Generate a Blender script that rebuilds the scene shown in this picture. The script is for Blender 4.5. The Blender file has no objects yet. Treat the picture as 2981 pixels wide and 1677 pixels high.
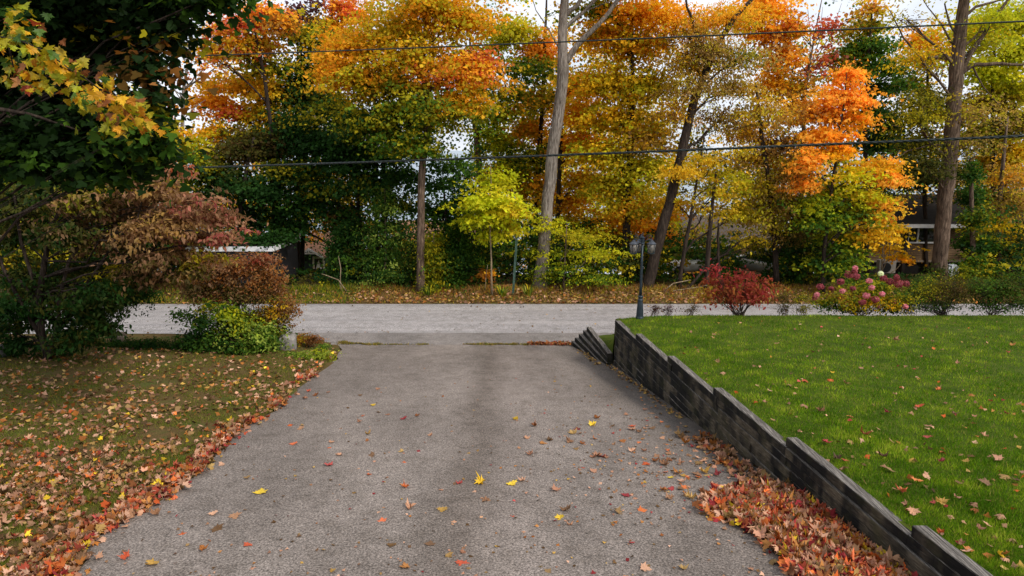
import bpy, math, random
import numpy as np
from mathutils import Vector, Matrix, Quaternion

random.seed(7)
rng = np.random.default_rng(7)
sc = bpy.context.scene
col = sc.collection
R = math.radians

# ------------------------------------------------------------------ camera
FPX, CX, CY = 1987.0, 1490.5, 838.5           # focal length and centre in photo pixels (2981 x 1677)
PITCH, HC = R(11.4), 4.54                     # camera height above the far end of the raised lawn
SP, CP = math.sin(PITCH), math.cos(PITCH)
cam = bpy.data.cameras.new('camera'); cam.lens = 36.0 * FPX / 2981.0; cam.sensor_width = 36.0
cam.sensor_fit = 'HORIZONTAL'; cam.clip_start = 0.05; cam.clip_end = 60000
camo = bpy.data.objects.new('camera', cam); col.objects.link(camo)
camo.location = (0, 0, HC); camo.rotation_euler = (math.pi / 2 - PITCH, 0, 0)
sc.camera = camo

# ------------------------------------------------------------------ sky and sun
SUN_EL, SUN_AZ = R(43), R(133)                # hazy soft sun from the right, a little behind the camera
world = bpy.data.worlds.new('World'); sc.world = world; world.use_nodes = True
wn = world.node_tree; wn.nodes.clear(); wl = wn.links
w_out = wn.nodes.new('ShaderNodeOutputWorld'); w_bg = wn.nodes.new('ShaderNodeBackground')
w_sky = wn.nodes.new('ShaderNodeTexSky'); w_sky.sky_type = 'NISHITA'; w_sky.sun_disc = False
w_sky.sun_elevation = SUN_EL; w_sky.sun_rotation = SUN_AZ; w_sky.dust_density = 2.0
w_tc = wn.nodes.new('ShaderNodeTexCoord'); w_map = wn.nodes.new('ShaderNodeMapping')
w_map.inputs['Scale'].default_value = (1, 1, 2.6)
w_no = wn.nodes.new('ShaderNodeTexNoise'); w_no.inputs['Scale'].default_value = 2.3
w_no.inputs['Detail'].default_value = 7; w_no.inputs['Roughness'].default_value = 0.58
w_rp = wn.nodes.new('ShaderNodeValToRGB')
w_rp.color_ramp.elements[0].position = 0.30; w_rp.color_ramp.elements[0].color = (0.55, 0.55, 0.55, 1)
w_rp.color_ramp.elements[1].position = 0.58; w_rp.color_ramp.elements[1].color = (0.97, 0.97, 0.97, 1)
w_cl = wn.nodes.new('ShaderNodeMixRGB'); w_cl.inputs['Color1'].default_value = (6.6, 7.3, 8.6, 1)
w_cl.inputs['Color2'].default_value = (10.2, 10.3, 10.6, 1)
w_mx = wn.nodes.new('ShaderNodeMixRGB')
wl.new(w_tc.outputs['Generated'], w_map.inputs['Vector']); wl.new(w_map.outputs['Vector'], w_no.inputs['Vector'])
wl.new(w_no.outputs['Fac'], w_rp.inputs['Fac']); wl.new(w_rp.outputs['Color'], w_mx.inputs['Fac'])
wl.new(w_no.outputs['Fac'], w_cl.inputs['Fac'])
wl.new(w_sky.outputs['Color'], w_mx.inputs['Color1']); wl.new(w_cl.outputs['Color'], w_mx.inputs['Color2'])
wl.new(w_mx.outputs['Color'], w_bg.inputs['Color']); w_bg.inputs['Strength'].default_value = 0.085
wl.new(w_bg.outputs['Background'], w_out.inputs['Surface'])
sun = bpy.data.lights.new('sun', 'SUN'); sun.energy = 2.2; sun.angle = R(10); sun.color = (1.0, 0.94, 0.86)
suno = bpy.data.objects.new('sun', sun); col.objects.link(suno)
sdir = Vector((math.sin(SUN_AZ) * math.cos(SUN_EL), math.cos(SUN_AZ) * math.cos(SUN_EL), math.sin(SUN_EL)))
suno.rotation_euler = sdir.to_track_quat('Z', 'Y').to_euler(); suno.location = (20, -20, 40)

vs = sc.view_settings; vs.view_transform = 'Standard'; vs.look = 'None'; vs.gamma = 1.0; vs.exposure = 0.55
vs.use_curve_mapping = False
sc.cycles.max_bounces = 8; sc.cycles.diffuse_bounces = 4; sc.cycles.transmission_bounces = 4
sc.cycles.caustics_reflective = False; sc.cycles.caustics_refractive = False
sc.render.film_transparent = False

# ------------------------------------------------------------------ pixel -> place helpers
def ray(px, py):
    u = (px - CX) / FPX; v = (py - CY) / FPX
    return np.array([u, CP - v * SP, -SP - v * CP])
CAM = np.array([0, 0, HC])
def at_y(px, py, y):
    d = ray(px, py); return CAM + d * (y / d[1])
def on_z(px, py, z):
    d = ray(px, py); return CAM + d * ((z - HC) / d[2])
def mpp(y):                                   # metres per photo pixel at distance y
    return y / FPX * 1.01
WX0, WY0, WSL = 2.81, 18.06, 0.1186           # far end of the timber wall, and its lean over the ground
def wall_x(y): return WX0 + WSL * (WY0 - y)
def at_wall(px, py):
    d = ray(px, py)                           # X = WX0 + WSL*(WY0 - Y)
    t = (WX0 + WSL * WY0) / (d[0] + WSL * d[1]); return CAM + d * t
ROAD_Z, ROAD_Y0, ROAD_Y1 = -1.72, 23.0, 27.7
def drive_z(y):
    y = np.asarray(y, float)
    return np.where(y < 20.6, -1.275 + 0.1227 * (WY0 - y),
                    np.interp(y, [20.6, 21.4, 23.0], [-1.587, -1.665, ROAD_Z]))
def on_drive(px, py):
    d = ray(px, py)
    for it in range(2):
        t = (HC - (-1.275 + 0.1227 * WY0)) / (-d[2] - 0.1227 * d[1])
    p = CAM + d * t
    if p[1] > 20.6: p = on_z(px, py, ROAD_Z + 0.05)
    return p
LEFT_PX = [(197, 1677), (289, 1562), (463, 1452), (590, 1365), (694, 1250), (810, 1192), (856, 1140), (925, 1085), (983, 1041), (990, 1012)]
LEFT_EDGE = [on_drive(*p) for p in LEFT_PX]
_ly = [p[1] for p in LEFT_EDGE]; _lx = [p[0] for p in LEFT_EDGE]
def left_x(y):
    y = np.asarray(y, float)
    return np.interp(y, [-8] + _ly + [21.6, 22.4, 23.2], [_lx[0] - 1.6] + _lx + [_lx[-1] - .3, _lx[-1] - 1.1, _lx[-1] - 2.6])
def fbm(x, y, s, seed=0):
    x = np.asarray(x, float) * s; y = np.asarray(y, float) * s
    o = np.zeros(np.broadcast(x, y).shape)
    a = 1.0
    for k in range(4):
        o = o + a * np.sin(x * 1.7 + 1.3 * np.sin(y * 1.1 + seed + k) + seed * 2.1 + k) * np.cos(y * 1.9 + 1.1 * np.sin(x * 0.9 - seed) + k * 1.7)
        x = x * 2.03; y = y * 2.03; a *= 0.5
    return o
def ground_z(x, y):
    x = np.asarray(x, float); y = np.asarray(y, float)
    near = drive_z(y)
    d = np.maximum(left_x(y) - x, 0)
    rise = np.clip(0.02 + 0.035 * np.minimum(d, 9), 0, 1) * np.clip((22.4 - y) / 2.5, 0, 1)
    under = np.where((x > left_x(y)) & (y < 23.4), -0.06, 0)
    near = near + np.where(x < left_x(y), rise, under) + np.where((x < left_x(y) - .2) & (y < 22), 0.02 * fbm(x, y, 1.3), 0)
    far = np.interp(y, [23, 23.2, 27.5, 27.75, 29.5, 31, 38, 50, 80, 100], [ROAD_Z - .0, ROAD_Z - .06, ROAD_Z - .06, ROAD_Z + 0.02, -1.57, -1.60, -2.25, -5.0, -10.0, -14.0])
    far = far + np.where(y > 28, 0.04 * fbm(x, y, 0.6, 3), 0)
    return np.where(y < 23, near, far)
def gz(x, y): return float(ground_z(x, y))
# top of the timber wall: one course higher at every step toward the camera
TH = 0.14
STEP_PX = [(1851, 976), (1944, 1040), (2078, 1135), (2286, 1281), (2652, 1537)]
STEP_Y = [at_wall(*p)[1] for p in STEP_PX] + [3.6, 1.0]
def lawn_z(x, y):
    ys = [-6.0] + STEP_Y[::-1] + [WY0]
    zs = [8 * TH] + [TH * k for k in range(len(STEP_Y), 0, -1)] + [0.10]
    b = np.interp(np.asarray(y, float), ys, zs) - 0.13
    x = np.asarray(x, float)
    return b + 0.015 * fbm(x, y, 0.7, 5) * np.clip((x - wall_x(y)) / 1.5, 0, 1) + 0.085 * np.clip((x - wall_x(y) - .25) / .9, 0, 1)

# ------------------------------------------------------------------ materials
def lin(h):
    h = h.lstrip('#'); c = [int(h[i:i + 2], 16) / 255 for i in (0, 2, 4)]
    return tuple(v / 12.92 if v <= 0.04045 else ((v + 0.055) / 1.055) ** 2.4 for v in c)
def new_mat(name):
    m = bpy.data.materials.new(name); m.use_nodes = True; n = m.node_tree
    b = n.nodes['Principled BSDF']; return m, n, b
def nd(n, t, **kw):
    o = n.nodes.new(t)
    for k, v in kw.items():
        if k in o.inputs.keys() if hasattr(o.inputs, 'keys') else False: o.inputs[k].default_value = v
        else: setattr(o, k, v)
    return o
def noise(n, scale, detail=4, rough=0.55, vec=None):
    t = n.nodes.new('ShaderNodeTexNoise'); t.inputs['Scale'].default_value = scale
    t.inputs['Detail'].default_value = detail; t.inputs['Roughness'].default_value = rough
    if vec is not None: n.links.new(vec, t.inputs['Vector'])
    return t
def ramp(n, fac, stops):
    r = n.nodes.new('ShaderNodeValToRGB'); e = r.color_ramp.elements
    while len(e) < len(stops): e.new(0.5)
    for i, (p, c) in enumerate(stops):
        e[i].position = p; e[i].color = (*c, 1) if len(c) == 3 else c
    n.links.new(fac, r.inputs['Fac']); return r
def mix(n, fac, a, b, mode='MIX'):
    m = n.nodes.new('ShaderNodeMixRGB'); m.blend_type = mode
    for s, v in (('Fac', fac), ('Color1', a), ('Color2', b)):
        if isinstance(v, (int, float)): m.inputs[s].default_value = v
        elif isinstance(v, tuple): m.inputs[s].default_value = (*v, 1)
        else: n.links.new(v, m.inputs[s])
    return m.outputs['Color']
def vec(n, kind='Object', scale=(1, 1, 1)):
    tc = n.nodes.new('ShaderNodeTexCoord'); mp = n.nodes.new('ShaderNodeMapping')
    mp.inputs['Scale'].default_value = scale; n.links.new(tc.outputs[kind], mp.inputs['Vector'])
    return mp.outputs['Vector']
def bump(n, b, h, strength=0.4, dist=0.01):
    bp = n.nodes.new('ShaderNodeBump'); bp.inputs['Strength'].default_value = strength; bp.inputs['Distance'].default_value = dist
    n.links.new(h, bp.inputs['Height']); n.links.new(bp.outputs['Normal'], b.inputs['Normal'])

def plain(name, c, rough=0.6, metal=0.0, var=0.25, scale=6.0, spec=0.4):
    m, n, b = new_mat(name); v = vec(n)
    t = noise(n, scale, 5, 0.6, v)
    lo = tuple(x * (1 - var) for x in c); hi = tuple(min(1, x * (1 + var)) for x in c)
    r = ramp(n, t.outputs['Fac'], [(0.3, lo), (0.7, hi)])
    n.links.new(r.outputs['Color'], b.inputs['Base Color'])
    b.inputs['Roughness'].default_value = rough; b.inputs['Metallic'].default_value = metal
    b.inputs['Specular IOR Level'].default_value = spec
    return m

def asphalt(name, base, warm, track=True, streak=(1, 0.45, 1)):
    m, n, b = new_mat(name); v = vec(n)
    grain = noise(n, 42, 3, 0.75, v); grain2 = noise(n, 160, 2, 0.6, v)
    big = noise(n, 0.55, 4, 0.6, vec(n, scale=streak)); mid = noise(n, 3.2, 5, 0.65, v)
    g = ramp(n, grain.outputs['Fac'], [(0.30, tuple(x * 0.22 for x in base)), (0.5, base), (0.70, tuple(min(1, x * 2.2) for x in base))])
    g2 = ramp(n, grain2.outputs['Fac'], [(0.3, (0.62,) * 3), (0.7, (1.32,) * 3)])
    c = mix(n, 1.0, g.outputs['Color'], g2.outputs['Color'], 'MULTIPLY')
    st = ramp(n, big.outputs['Fac'], [(0.32, warm), (0.62, (1.1, 1.08, 1.06))])
    c = mix(n, 1.0, c, st.outputs['Color'], 'MULTIPLY')
    sm = ramp(n, mid.outputs['Fac'], [(0.32, (0.76, 0.75, 0.73)), (0.52, (1.0, 1.0, 1.0)), (0.7, (1.09, 1.09, 1.09))])
    c = mix(n, 1.0, c, sm.outputs['Color'], 'MULTIPLY')
    if track:
        # tyre-polished lanes and an old oil-darkened strip run along the drive; the wall's soft shade is painted in along its foot
        tc = n.nodes.new('ShaderNodeTexCoord'); sx = n.nodes.new('ShaderNodeSeparateXYZ'); n.links.new(tc.outputs['Object'], sx.inputs[0])
        wob = noise(n, 0.5, 2, 0.5, v)
        ad = n.nodes.new('ShaderNodeMath'); ad.operation = 'MULTIPLY_ADD'; n.links.new(wob.outputs['Fac'], ad.inputs[0]); ad.inputs[1].default_value = 0.5
        n.links.new(sx.outputs['X'], ad.inputs[2])
        tr = ramp(n, ad.outputs[0], [(0, (1, 1, 1))]); 
        mr = n.nodes.new('ShaderNodeMapRange'); mr.inputs['From Min'].default_value = -4.0; mr.inputs['From Max'].default_value = 5.0
        n.links.new(ad.outputs[0], mr.inputs['Value'])
        tr = ramp(n, mr.outputs['Result'], [(0.0, (0.92, 0.92, 0.92)), (0.22, (1.06, 1.06, 1.06)), (0.33, (1.02, 1.02, 1.02)), (0.40, (0.78, 0.76, 0.74)),
                                            (0.47, (1.07, 1.06, 1.06)), (0.62, (1.02, 1.02, 1.02)), (0.74, (0.9, 0.89, 0.88)), (1.0, (0.8, 0.8, 0.79))])
        c = mix(n, 1.0, c, tr.outputs['Color'], 'MULTIPLY')
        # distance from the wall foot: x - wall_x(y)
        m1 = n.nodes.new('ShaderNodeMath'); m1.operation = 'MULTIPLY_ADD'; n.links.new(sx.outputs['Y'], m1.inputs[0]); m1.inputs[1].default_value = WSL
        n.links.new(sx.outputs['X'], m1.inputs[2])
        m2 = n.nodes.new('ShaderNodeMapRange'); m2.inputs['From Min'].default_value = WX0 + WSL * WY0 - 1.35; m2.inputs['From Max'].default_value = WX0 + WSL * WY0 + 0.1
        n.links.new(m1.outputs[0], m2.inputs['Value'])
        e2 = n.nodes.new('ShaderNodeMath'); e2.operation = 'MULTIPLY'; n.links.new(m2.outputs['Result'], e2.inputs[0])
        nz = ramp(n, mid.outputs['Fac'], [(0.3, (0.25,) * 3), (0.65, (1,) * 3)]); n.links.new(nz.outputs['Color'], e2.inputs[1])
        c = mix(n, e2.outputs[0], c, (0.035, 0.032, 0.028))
    n.links.new(c, b.inputs['Base Color']); b.inputs['Roughness'].default_value = 0.82
    b.inputs['Specular IOR Level'].default_value = 0.2
    bump(n, b, grain.outputs['Fac'], 0.7, 0.014)
    return m
M = {}
M['drive'] = asphalt('driveway_asphalt', (0.200, 0.172, 0.153), (0.74, 0.72, 0.70))
M['apron'] = asphalt('apron_asphalt', (0.205, 0.186, 0.175), (0.82, 0.81, 0.80), track=False)
M['road'] = asphalt('road_asphalt', (0.315, 0.298, 0.296), (0.76, 0.75, 0.75), track=False, streak=(0.12, 2.4, 1))

def soil_mat(name, a, b_, c_, s=1.6):
    m, n, b = new_mat(name); v = vec(n)
    t = noise(n, s, 6, 0.65, v); f = noise(n, 38, 4, 0.7, v)
    r = ramp(n, t.outputs['Fac'], [(0.34, a), (0.5, b_), (0.66, c_)])
    f2 = ramp(n, f.outputs['Fac'], [(0.3, (0.5,) * 3), (0.7, (1.4,) * 3)])
    n.links.new(mix(n, 1.0, r.outputs['Color'], f2.outputs['Color'], 'MULTIPLY'), b.inputs['Base Color'])
    b.inputs['Roughness'].default_value = 0.95; b.inputs['Specular IOR Level'].default_value = 0.15
    bump(n, b, f.outputs['Fac'], 0.8, 0.03); return m
M['ground'] = soil_mat('leafy_soil', lin('#524a22'), lin('#604c2c'), lin('#505424'))
M['lawn'] = soil_mat('lawn_soil', lin('#3c4a10'), lin('#465412'), lin('#545e16'), 2.2)

def attr_leaf(name, trans=0.35, rough=0.55, obj_color=False, spec=0.35, boost=1.25):
    m, n, b = new_mat(name)
    if obj_color:
        a = n.nodes.new('ShaderNodeObjectInfo'); cc = a.outputs['Color']
        v = vec(n, scale=(1, 1, 1)); t = noise(n, 14, 4, 0.6, v)
        f = ramp(n, t.outputs['Fac'], [(0.3, (0.6, 0.55, 0.5)), (0.68, (1.18, 1.16, 1.1))])
        cc = mix(n, 1.0, cc, f.outputs['Color'], 'MULTIPLY')
    else:
        a = n.nodes.new('ShaderNodeAttribute'); a.attribute_name = 'leaf_colour'; cc = a.outputs['Color']
    n.links.new(cc, b.inputs['Base Color']); b.inputs['Roughness'].default_value = rough
    b.inputs['Specular IOR Level'].default_value = spec
    if trans > 0:
        tr = n.nodes.new('ShaderNodeBsdfTranslucent'); ms = n.nodes.new('ShaderNodeMixShader')
        hb = mix(n, 1.0, cc, (boost, boost * 0.97, boost * 0.8), 'MULTIPLY'); n.links.new(hb, tr.inputs['Color'])
        ms.inputs['Fac'].default_value = trans
        o = n.nodes['Material Output']
        n.links.new(b.outputs['BSDF'], ms.inputs[1]); n.links.new(tr.outputs['BSDF'], ms.inputs[2]); n.links.new(ms.outputs['Shader'], o.inputs['Surface'])
    return m
M['leaf'] = attr_leaf('tree_leaf', 0.48, 0.7, spec=0.12, boost=1.5)
M['litter'] = attr_leaf('dead_leaf', 0.15, 0.75, spec=0.15)
M['grass'] = attr_leaf('grass_blade', 0.35, 0.7, spec=0.1)
M['one_leaf'] = attr_leaf('single_fallen_leaf', 0.12, 0.65, obj_color=True)
M['one_live_leaf'] = attr_leaf('single_maple_leaf', 0.35, 0.55, obj_color=True)

def bark(name, a, b_, c_, sc_=1.0):
    m, n, b = new_mat(name)
    v = vec(n, scale=(9 * sc_, 9 * sc_, 1.1 * sc_)); t = noise(n, 2.2, 7, 0.68, v)
    big = noise(n, 0.8, 3, 0.5, vec(n))
    r = ramp(n, t.outputs['Fac'], [(0.33, a), (0.5, b_), (0.68, c_)])
    g = ramp(n, big.outputs['Fac'], [(0.35, (0.7, 0.7, 0.68)), (0.65, (1.15, 1.15, 1.15))])
    n.links.new(mix(n, 1.0, r.outputs['Color'], g.outputs['Color'], 'MULTIPLY'), b.inputs['Base Color'])
    b.inputs['Roughness'].default_value = 0.92; b.inputs['Specular IOR Level'].default_value = 0.2
    bump(n, b, t.outputs['Fac'], 0.9, 0.05); return m
M['bark_grey'] = bark('grey_bark', lin('#3f3833'), lin('#7d736a'), lin('#a89f96'))
M['bark_brown'] = bark('brown_bark', lin('#2c221b'), lin('#5e4d40'), lin('#857161'))
M['bark_dark'] = bark('dark_bark', lin('#1c1613'), lin('#352b25'), lin('#54483e'))
M['bark_pale'] = bark('pale_bark', lin('#6a5a46'), lin('#8f7c62'), lin('#b5a48a'))

def timber_mat(name='weathered_timber', lo=0.44, hi=0.62):
    m, n, b = new_mat(name)
    v = vec(n, scale=(26, 1.3, 26)); t = noise(n, 2.0, 7, 0.7, v)
    oi = n.nodes.new('ShaderNodeObjectInfo')
    p = n.nodes.new('ShaderNodeTexCoord')
    patch = n.nodes.new('ShaderNodeTexNoise'); patch.noise_dimensions = '4D'; patch.inputs['Scale'].default_value = 2.6; patch.inputs['Detail'].default_value = 5
    n.links.new(vec(n, scale=(1, 1, 0.3)), patch.inputs['Vector'])
    ml = n.nodes.new('ShaderNodeMath'); ml.operation = 'MULTIPLY'; n.links.new(oi.outputs['Random'], ml.inputs[0]); ml.inputs[1].default_value = 0.35
    n.links.new(ml.outputs[0], patch.inputs['W'])
    grain = ramp(n, t.outputs['Fac'], [(0.3, lin('#38322a')), (0.5, lin('#7a705f')), (0.68, lin('#a39a8a'))])
    pr = ramp(n, patch.outputs['Fac'], [(lo, (0, 0, 0)), (hi, (1, 1, 1))])
    dark = ramp(n, t.outputs['Fac'], [(0.3, (0.006, 0.006, 0.006)), (0.7, (0.028, 0.027, 0.027))])
    c = mix(n, pr.outputs['Color'], dark.outputs['Color'], grain.outputs['Color'])
    moss = noise(n, 3.1, 4, 0.6, vec(n)); mr = ramp(n, moss.outputs['Fac'], [(0.52, (0, 0, 0)), (0.72, (0.55,) * 3)])
    c = mix(n, mr.outputs['Color'], c, lin('#4c4e28'))
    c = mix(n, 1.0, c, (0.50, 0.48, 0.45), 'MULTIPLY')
    # paler upper faces, silver grey with dark checks
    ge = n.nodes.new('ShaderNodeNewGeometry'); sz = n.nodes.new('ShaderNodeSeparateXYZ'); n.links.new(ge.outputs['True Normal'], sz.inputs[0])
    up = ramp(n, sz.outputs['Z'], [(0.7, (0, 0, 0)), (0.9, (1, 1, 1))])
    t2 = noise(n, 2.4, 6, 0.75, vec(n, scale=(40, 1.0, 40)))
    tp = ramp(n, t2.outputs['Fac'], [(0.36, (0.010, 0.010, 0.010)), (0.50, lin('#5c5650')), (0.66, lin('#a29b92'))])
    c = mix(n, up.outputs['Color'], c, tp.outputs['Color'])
    n.links.new(c, b.inputs['Base Color']); b.inputs['Roughness'].default_value = 0.85; b.inputs['Specular IOR Level'].default_value = 0.2
    bump(n, b, t.outputs['Fac'], 0.9, 0.015); return m
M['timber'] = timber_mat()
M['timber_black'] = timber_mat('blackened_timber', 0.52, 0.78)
M['lamp_iron'] = plain('lamp_iron', lin('#27323a'), 0.45, 0.3, 0.35, 9, 0.5)
M['lamp_roof'] = plain('lamp_roof_metal', lin('#4a4e54'), 0.38, 0.6, 0.3, 14, 0.5)
M['wire'] = plain('cable_rubber', (0.012, 0.018, 0.016), 0.5, 0, 0.2)
M['post_green'] = plain('green_post_metal', lin('#587266'), 0.5, 0.3, 0.3, 4)
M['stone'] = plain('grey_boulder', lin('#7c7873'), 0.9, 0, 0.5, 5, 0.2)
M['stone_brown'] = plain('brown_boulder', lin('#8a7a68'), 0.9, 0, 0.5, 5, 0.2)
M['white'] = plain('white_paint', (0.74, 0.74, 0.75), 0.55, 0, 0.08, 4)
M['cream'] = plain('cream_trim', lin('#c9c2b4'), 0.6, 0, 0.1, 4)
M['black'] = plain('black_siding', (0.012, 0.012, 0.014), 0.6, 0, 0.4, 3)
M['dark_green'] = plain('dark_green_siding', lin('#1f2c2a'), 0.7, 0, 0.3, 3)
M['siding'] = plain('brown_siding', lin('#6a5236'), 0.75, 0, 0.25, 3)
M['brown_trim'] = plain('grey_brown_trim', lin('#85786a'), 0.7, 0, 0.2, 3)
M['dark_wood'] = plain('dark_timber_post', lin('#2a221c'), 0.8, 0, 0.3, 5)
M['shingle'] = plain('grey_shingle', lin('#5c524a'), 0.95, 0, 0.3, 9, 0.2)
M['shingle_brown'] = plain('brown_shingle', lin('#8c6650'), 0.95, 0, 0.3, 9, 0.2)
M['shingle_dark'] = plain('dark_shingle', lin('#2c2724'), 0.95, 0, 0.3, 9, 0.2)
M['plinth'] = plain('dark_plinth', lin('#1c1815'), 0.9, 0, 0.3, 4)
M['curtain'] = plain('white_curtain', (0.7, 0.7, 0.72), 0.9, 0, 0.05)
M['ac'] = plain('grey_casing', lin('#9a948c'), 0.5, 0, 0.1, 3)
M['car_black'] = plain('black_car_paint', (0.01, 0.011, 0.013), 0.18, 0.1, 0.1, 2, 0.6)
M['car_silver'] = plain('silver_car_paint', (0.42, 0.45, 0.5), 0.25, 0.4, 0.05, 2, 0.6)
M['car_white'] = plain('white_car_paint', (0.68, 0.69, 0.72), 0.25, 0.0, 0.05, 2, 0.6)
M['tyre'] = plain('tyre_rubber', (0.012,) * 3, 0.9, 0, 0.2)
M['rim'] = plain('wheel_rim', (0.35,) * 3, 0.35, 0.8, 0.1)
M['digit'] = plain('dark_blue_digit', lin('#1a2a44'), 0.6, 0, 0.1)
M['white_stone'] = plain('white_painted_stone', (0.62, 0.64, 0.68), 0.8, 0, 0.15, 8)
M['snowball'] = plain('flower', lin('#d8a0a8'), 0.9, 0, 0.3, 14, 0.1)
def glass_mat(name, c, rough=0.08):
    m, n, b = new_mat(name); t = noise(n, 5, 3, 0.5, vec(n))
    r = ramp(n, t.outputs['Fac'], [(0.3, tuple(x * 0.8 for x in c)), (0.7, c)])
    n.links.new(r.outputs['Color'], b.inputs['Base Color']); b.inputs['Roughness'].default_value = rough; b.inputs['Specular IOR Level'].default_value = 0.7
    return m
M['pane'] = glass_mat('window_glass', (0.012, 0.014, 0.016))
M['headlight'] = glass_mat('headlight_glass', (0.5, 0.52, 0.55))
def lantern_glass():
    m, n, b = new_mat('seeded_lantern_glass'); t = noise(n, 26, 4, 0.6, vec(n))
    r = ramp(n, t.outputs['Fac'], [(0.3, lin('#8d857c')), (0.7, lin('#c6bfb6'))]); n.links.new(r.outputs['Color'], b.inputs['Base Color'])
    b.inputs['Roughness'].default_value = 0.25; b.inputs['Transmission Weight'].default_value = 0.55; b.inputs['IOR'].default_value = 1.2
    return m
M['lantern_glass'] = lantern_glass()
def water_mat():
    m, n, b = new_mat('lake_water'); v = vec(n, scale=(0.35, 1.0, 1)); t = noise(n, 0.8, 5, 0.6, v)
    b.inputs['Base Color'].default_value = (0.10, 0.16, 0.21, 1); b.inputs['Roughness'].default_value = 0.22
    b.inputs['Specular IOR Level'].default_value = 0.8
    bump(n, b, t.outputs['Fac'], 0.4, 0.3); return m
M['water'] = water_mat()

# ------------------------------------------------------------------ mesh helpers
def wloc(o):
    p = Vector((0, 0, 0))
    while o is not None: p = p + Vector(o.location); o = o.parent
    return p
def mesh_from(name, V, F, mat, parent=None, smooth=False):
    V = np.asarray(V, float)
    if parent is not None: V = V - np.array(wloc(parent))
    me = bpy.data.meshes.new(name); me.from_pydata(V.tolist(), [], F); me.update()
    if smooth: me.polygons.foreach_set('use_smooth', [True] * len(me.polygons))
    if mat is not None: me.materials.append(mat)
    o = bpy.data.objects.new(name, me); col.objects.link(o); o.parent = parent
    return o
def tri_mesh(name, V, T, C, mat, parent=None, base=None):
    """many triangles with a colour per vertex"""
    V = np.asarray(V, np.float32)
    if parent is not None: V = V - np.array(wloc(parent), np.float32)
    me = bpy.data.meshes.new(name); nv, nt = len(V), len(T)
    me.vertices.add(nv); me.vertices.foreach_set('co', V.ravel())
    me.loops.add(nt * 3); me.loops.foreach_set('vertex_index', np.asarray(T, np.int32).ravel())
    me.polygons.add(nt); me.polygons.foreach_set('loop_start', np.arange(0, nt * 3, 3, dtype=np.int32))
    me.polygons.foreach_set('loop_total', np.full(nt, 3, np.int32))
    a = me.color_attributes.new('leaf_colour', 'FLOAT_COLOR', 'POINT')
    cc = np.ones((nv, 4), np.float32); cc[:, :3] = C; a.data.foreach_set('color', cc.ravel())
    me.update(calc_edges=True); me.materials.append(mat)
    o = bpy.data.objects.new(name, me); col.objects.link(o); o.parent = parent
    return o
class MB:
    def __init__(s): s.V = []; s.F = []
    def add(s, V, F):
        k = len(s.V); s.V.extend([tuple(map(float, v)) for v in V]); s.F.extend([tuple(i + k for i in f) for f in F]); return s
    def box(s, c, d, rz=0.0):
        cx, cy, cz = c; dx, dy, dz = d[0] / 2, d[1] / 2, d[2] / 2; co, si = math.cos(rz), math.sin(rz)
        V = [(cx + x * dx * co - y * dy * si, cy + x * dx * si + y * dy * co, cz + z * dz) for x in (-1, 1) for y in (-1, 1) for z in (-1, 1)]
        return s.add(V, [(0, 1, 3, 2), (4, 6, 7, 5), (0, 4, 5, 1), (2, 3, 7, 6), (0, 2, 6, 4), (1, 5, 7, 3)])
    def tube(s, P, Rr, seg=7, cap=True, wob=0.0):
        P = [np.array(p, float) for p in P]; n = len(P); V = []; F = []
        t0 = P[1] - P[0]; ref = np.array([1.0, 0, 0]) if abs(t0[0]) < 0.8 * np.linalg.norm(t0) else np.array([0, 1.0, 0])
        for i in range(n):
            t = P[min(i + 1, n - 1)] - P[max(i - 1, 0)]; t = t / (np.linalg.norm(t) + 1e-9)
            a = ref - t * ref.dot(t); a = a / (np.linalg.norm(a) + 1e-9); b = np.cross(t, a); ref = a
            r = Rr[i] if hasattr(Rr, '__len__') else Rr
            for k in range(seg):
                an = 2 * math.pi * k / seg; rr = r * (1 + (wob * (random.random() - 0.5) if wob else 0))
                V.append(P[i] + (a * math.cos(an) + b * math.sin(an)) * rr)
        for i in range(n - 1):
            for k in range(seg):
                k2 = (k + 1) % seg; F.append((i * seg + k, i * seg + k2, (i + 1) * seg + k2, (i + 1) * seg + k))
        if cap:
            F.append(tuple(range(seg - 1, -1, -1))); F.append(tuple((n - 1) * seg + k for k in range(seg)))
        return s.add(V, F)
    def lathe(s, prof, c=(0, 0, 0), seg=14):
        V = []; F = []
        for r, z in prof:
            for k in range(seg):
                an = 2 * math.pi * k / seg; V.append((c[0] + r * math.cos(an), c[1] + r * math.sin(an), c[2] + z))
        n = len(prof)
        for i in range(n - 1):
            for k in range(seg):
                k2 = (k + 1) % seg; F.append((i * seg + k, i * seg + k2, (i + 1) * seg + k2, (i + 1) * seg + k))
        F.append(tuple(range(seg - 1, -1, -1))); F.append(tuple((n - 1) * seg + k for k in range(seg)))
        return s.add(V, F)
    def prism(s, poly, axis, a, b):
        """extrude a polygon (list of 2D) along axis 'x','y' or 'z' from a to b"""
        n = len(poly)
        def pt(p, t): return {'x': (t, p[0], p[1]), 'y': (p[0], t, p[1]), 'z': (p[0], p[1], t)}[axis]
        V = [pt(p, a) for p in poly] + [pt(p, b) for p in poly]
        F = [tuple(range(n)), tuple(range(2 * n - 1, n - 1, -1))] + [(i, (i + 1) % n, n + (i + 1) % n, n + i) for i in range(n)]
        return s.add(V, F)
    def build(s, name, mat, parent=None, smooth=False): return mesh_from(name, s.V, s.F, mat, parent, smooth)
def tag(o, label=None, cat=None, group=None, kind=None):
    if label: o['label'] = label
    if cat: o['category'] = cat
    if group: o['group'] = group
    if kind: o['kind'] = kind
    return o
def thing(name, label, cat, loc, group=None):
    o = bpy.data.objects.new(name, None); col.objects.link(o); o.location = tuple(float(v) for v in loc)
    return tag(o, label, cat, group)

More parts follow.
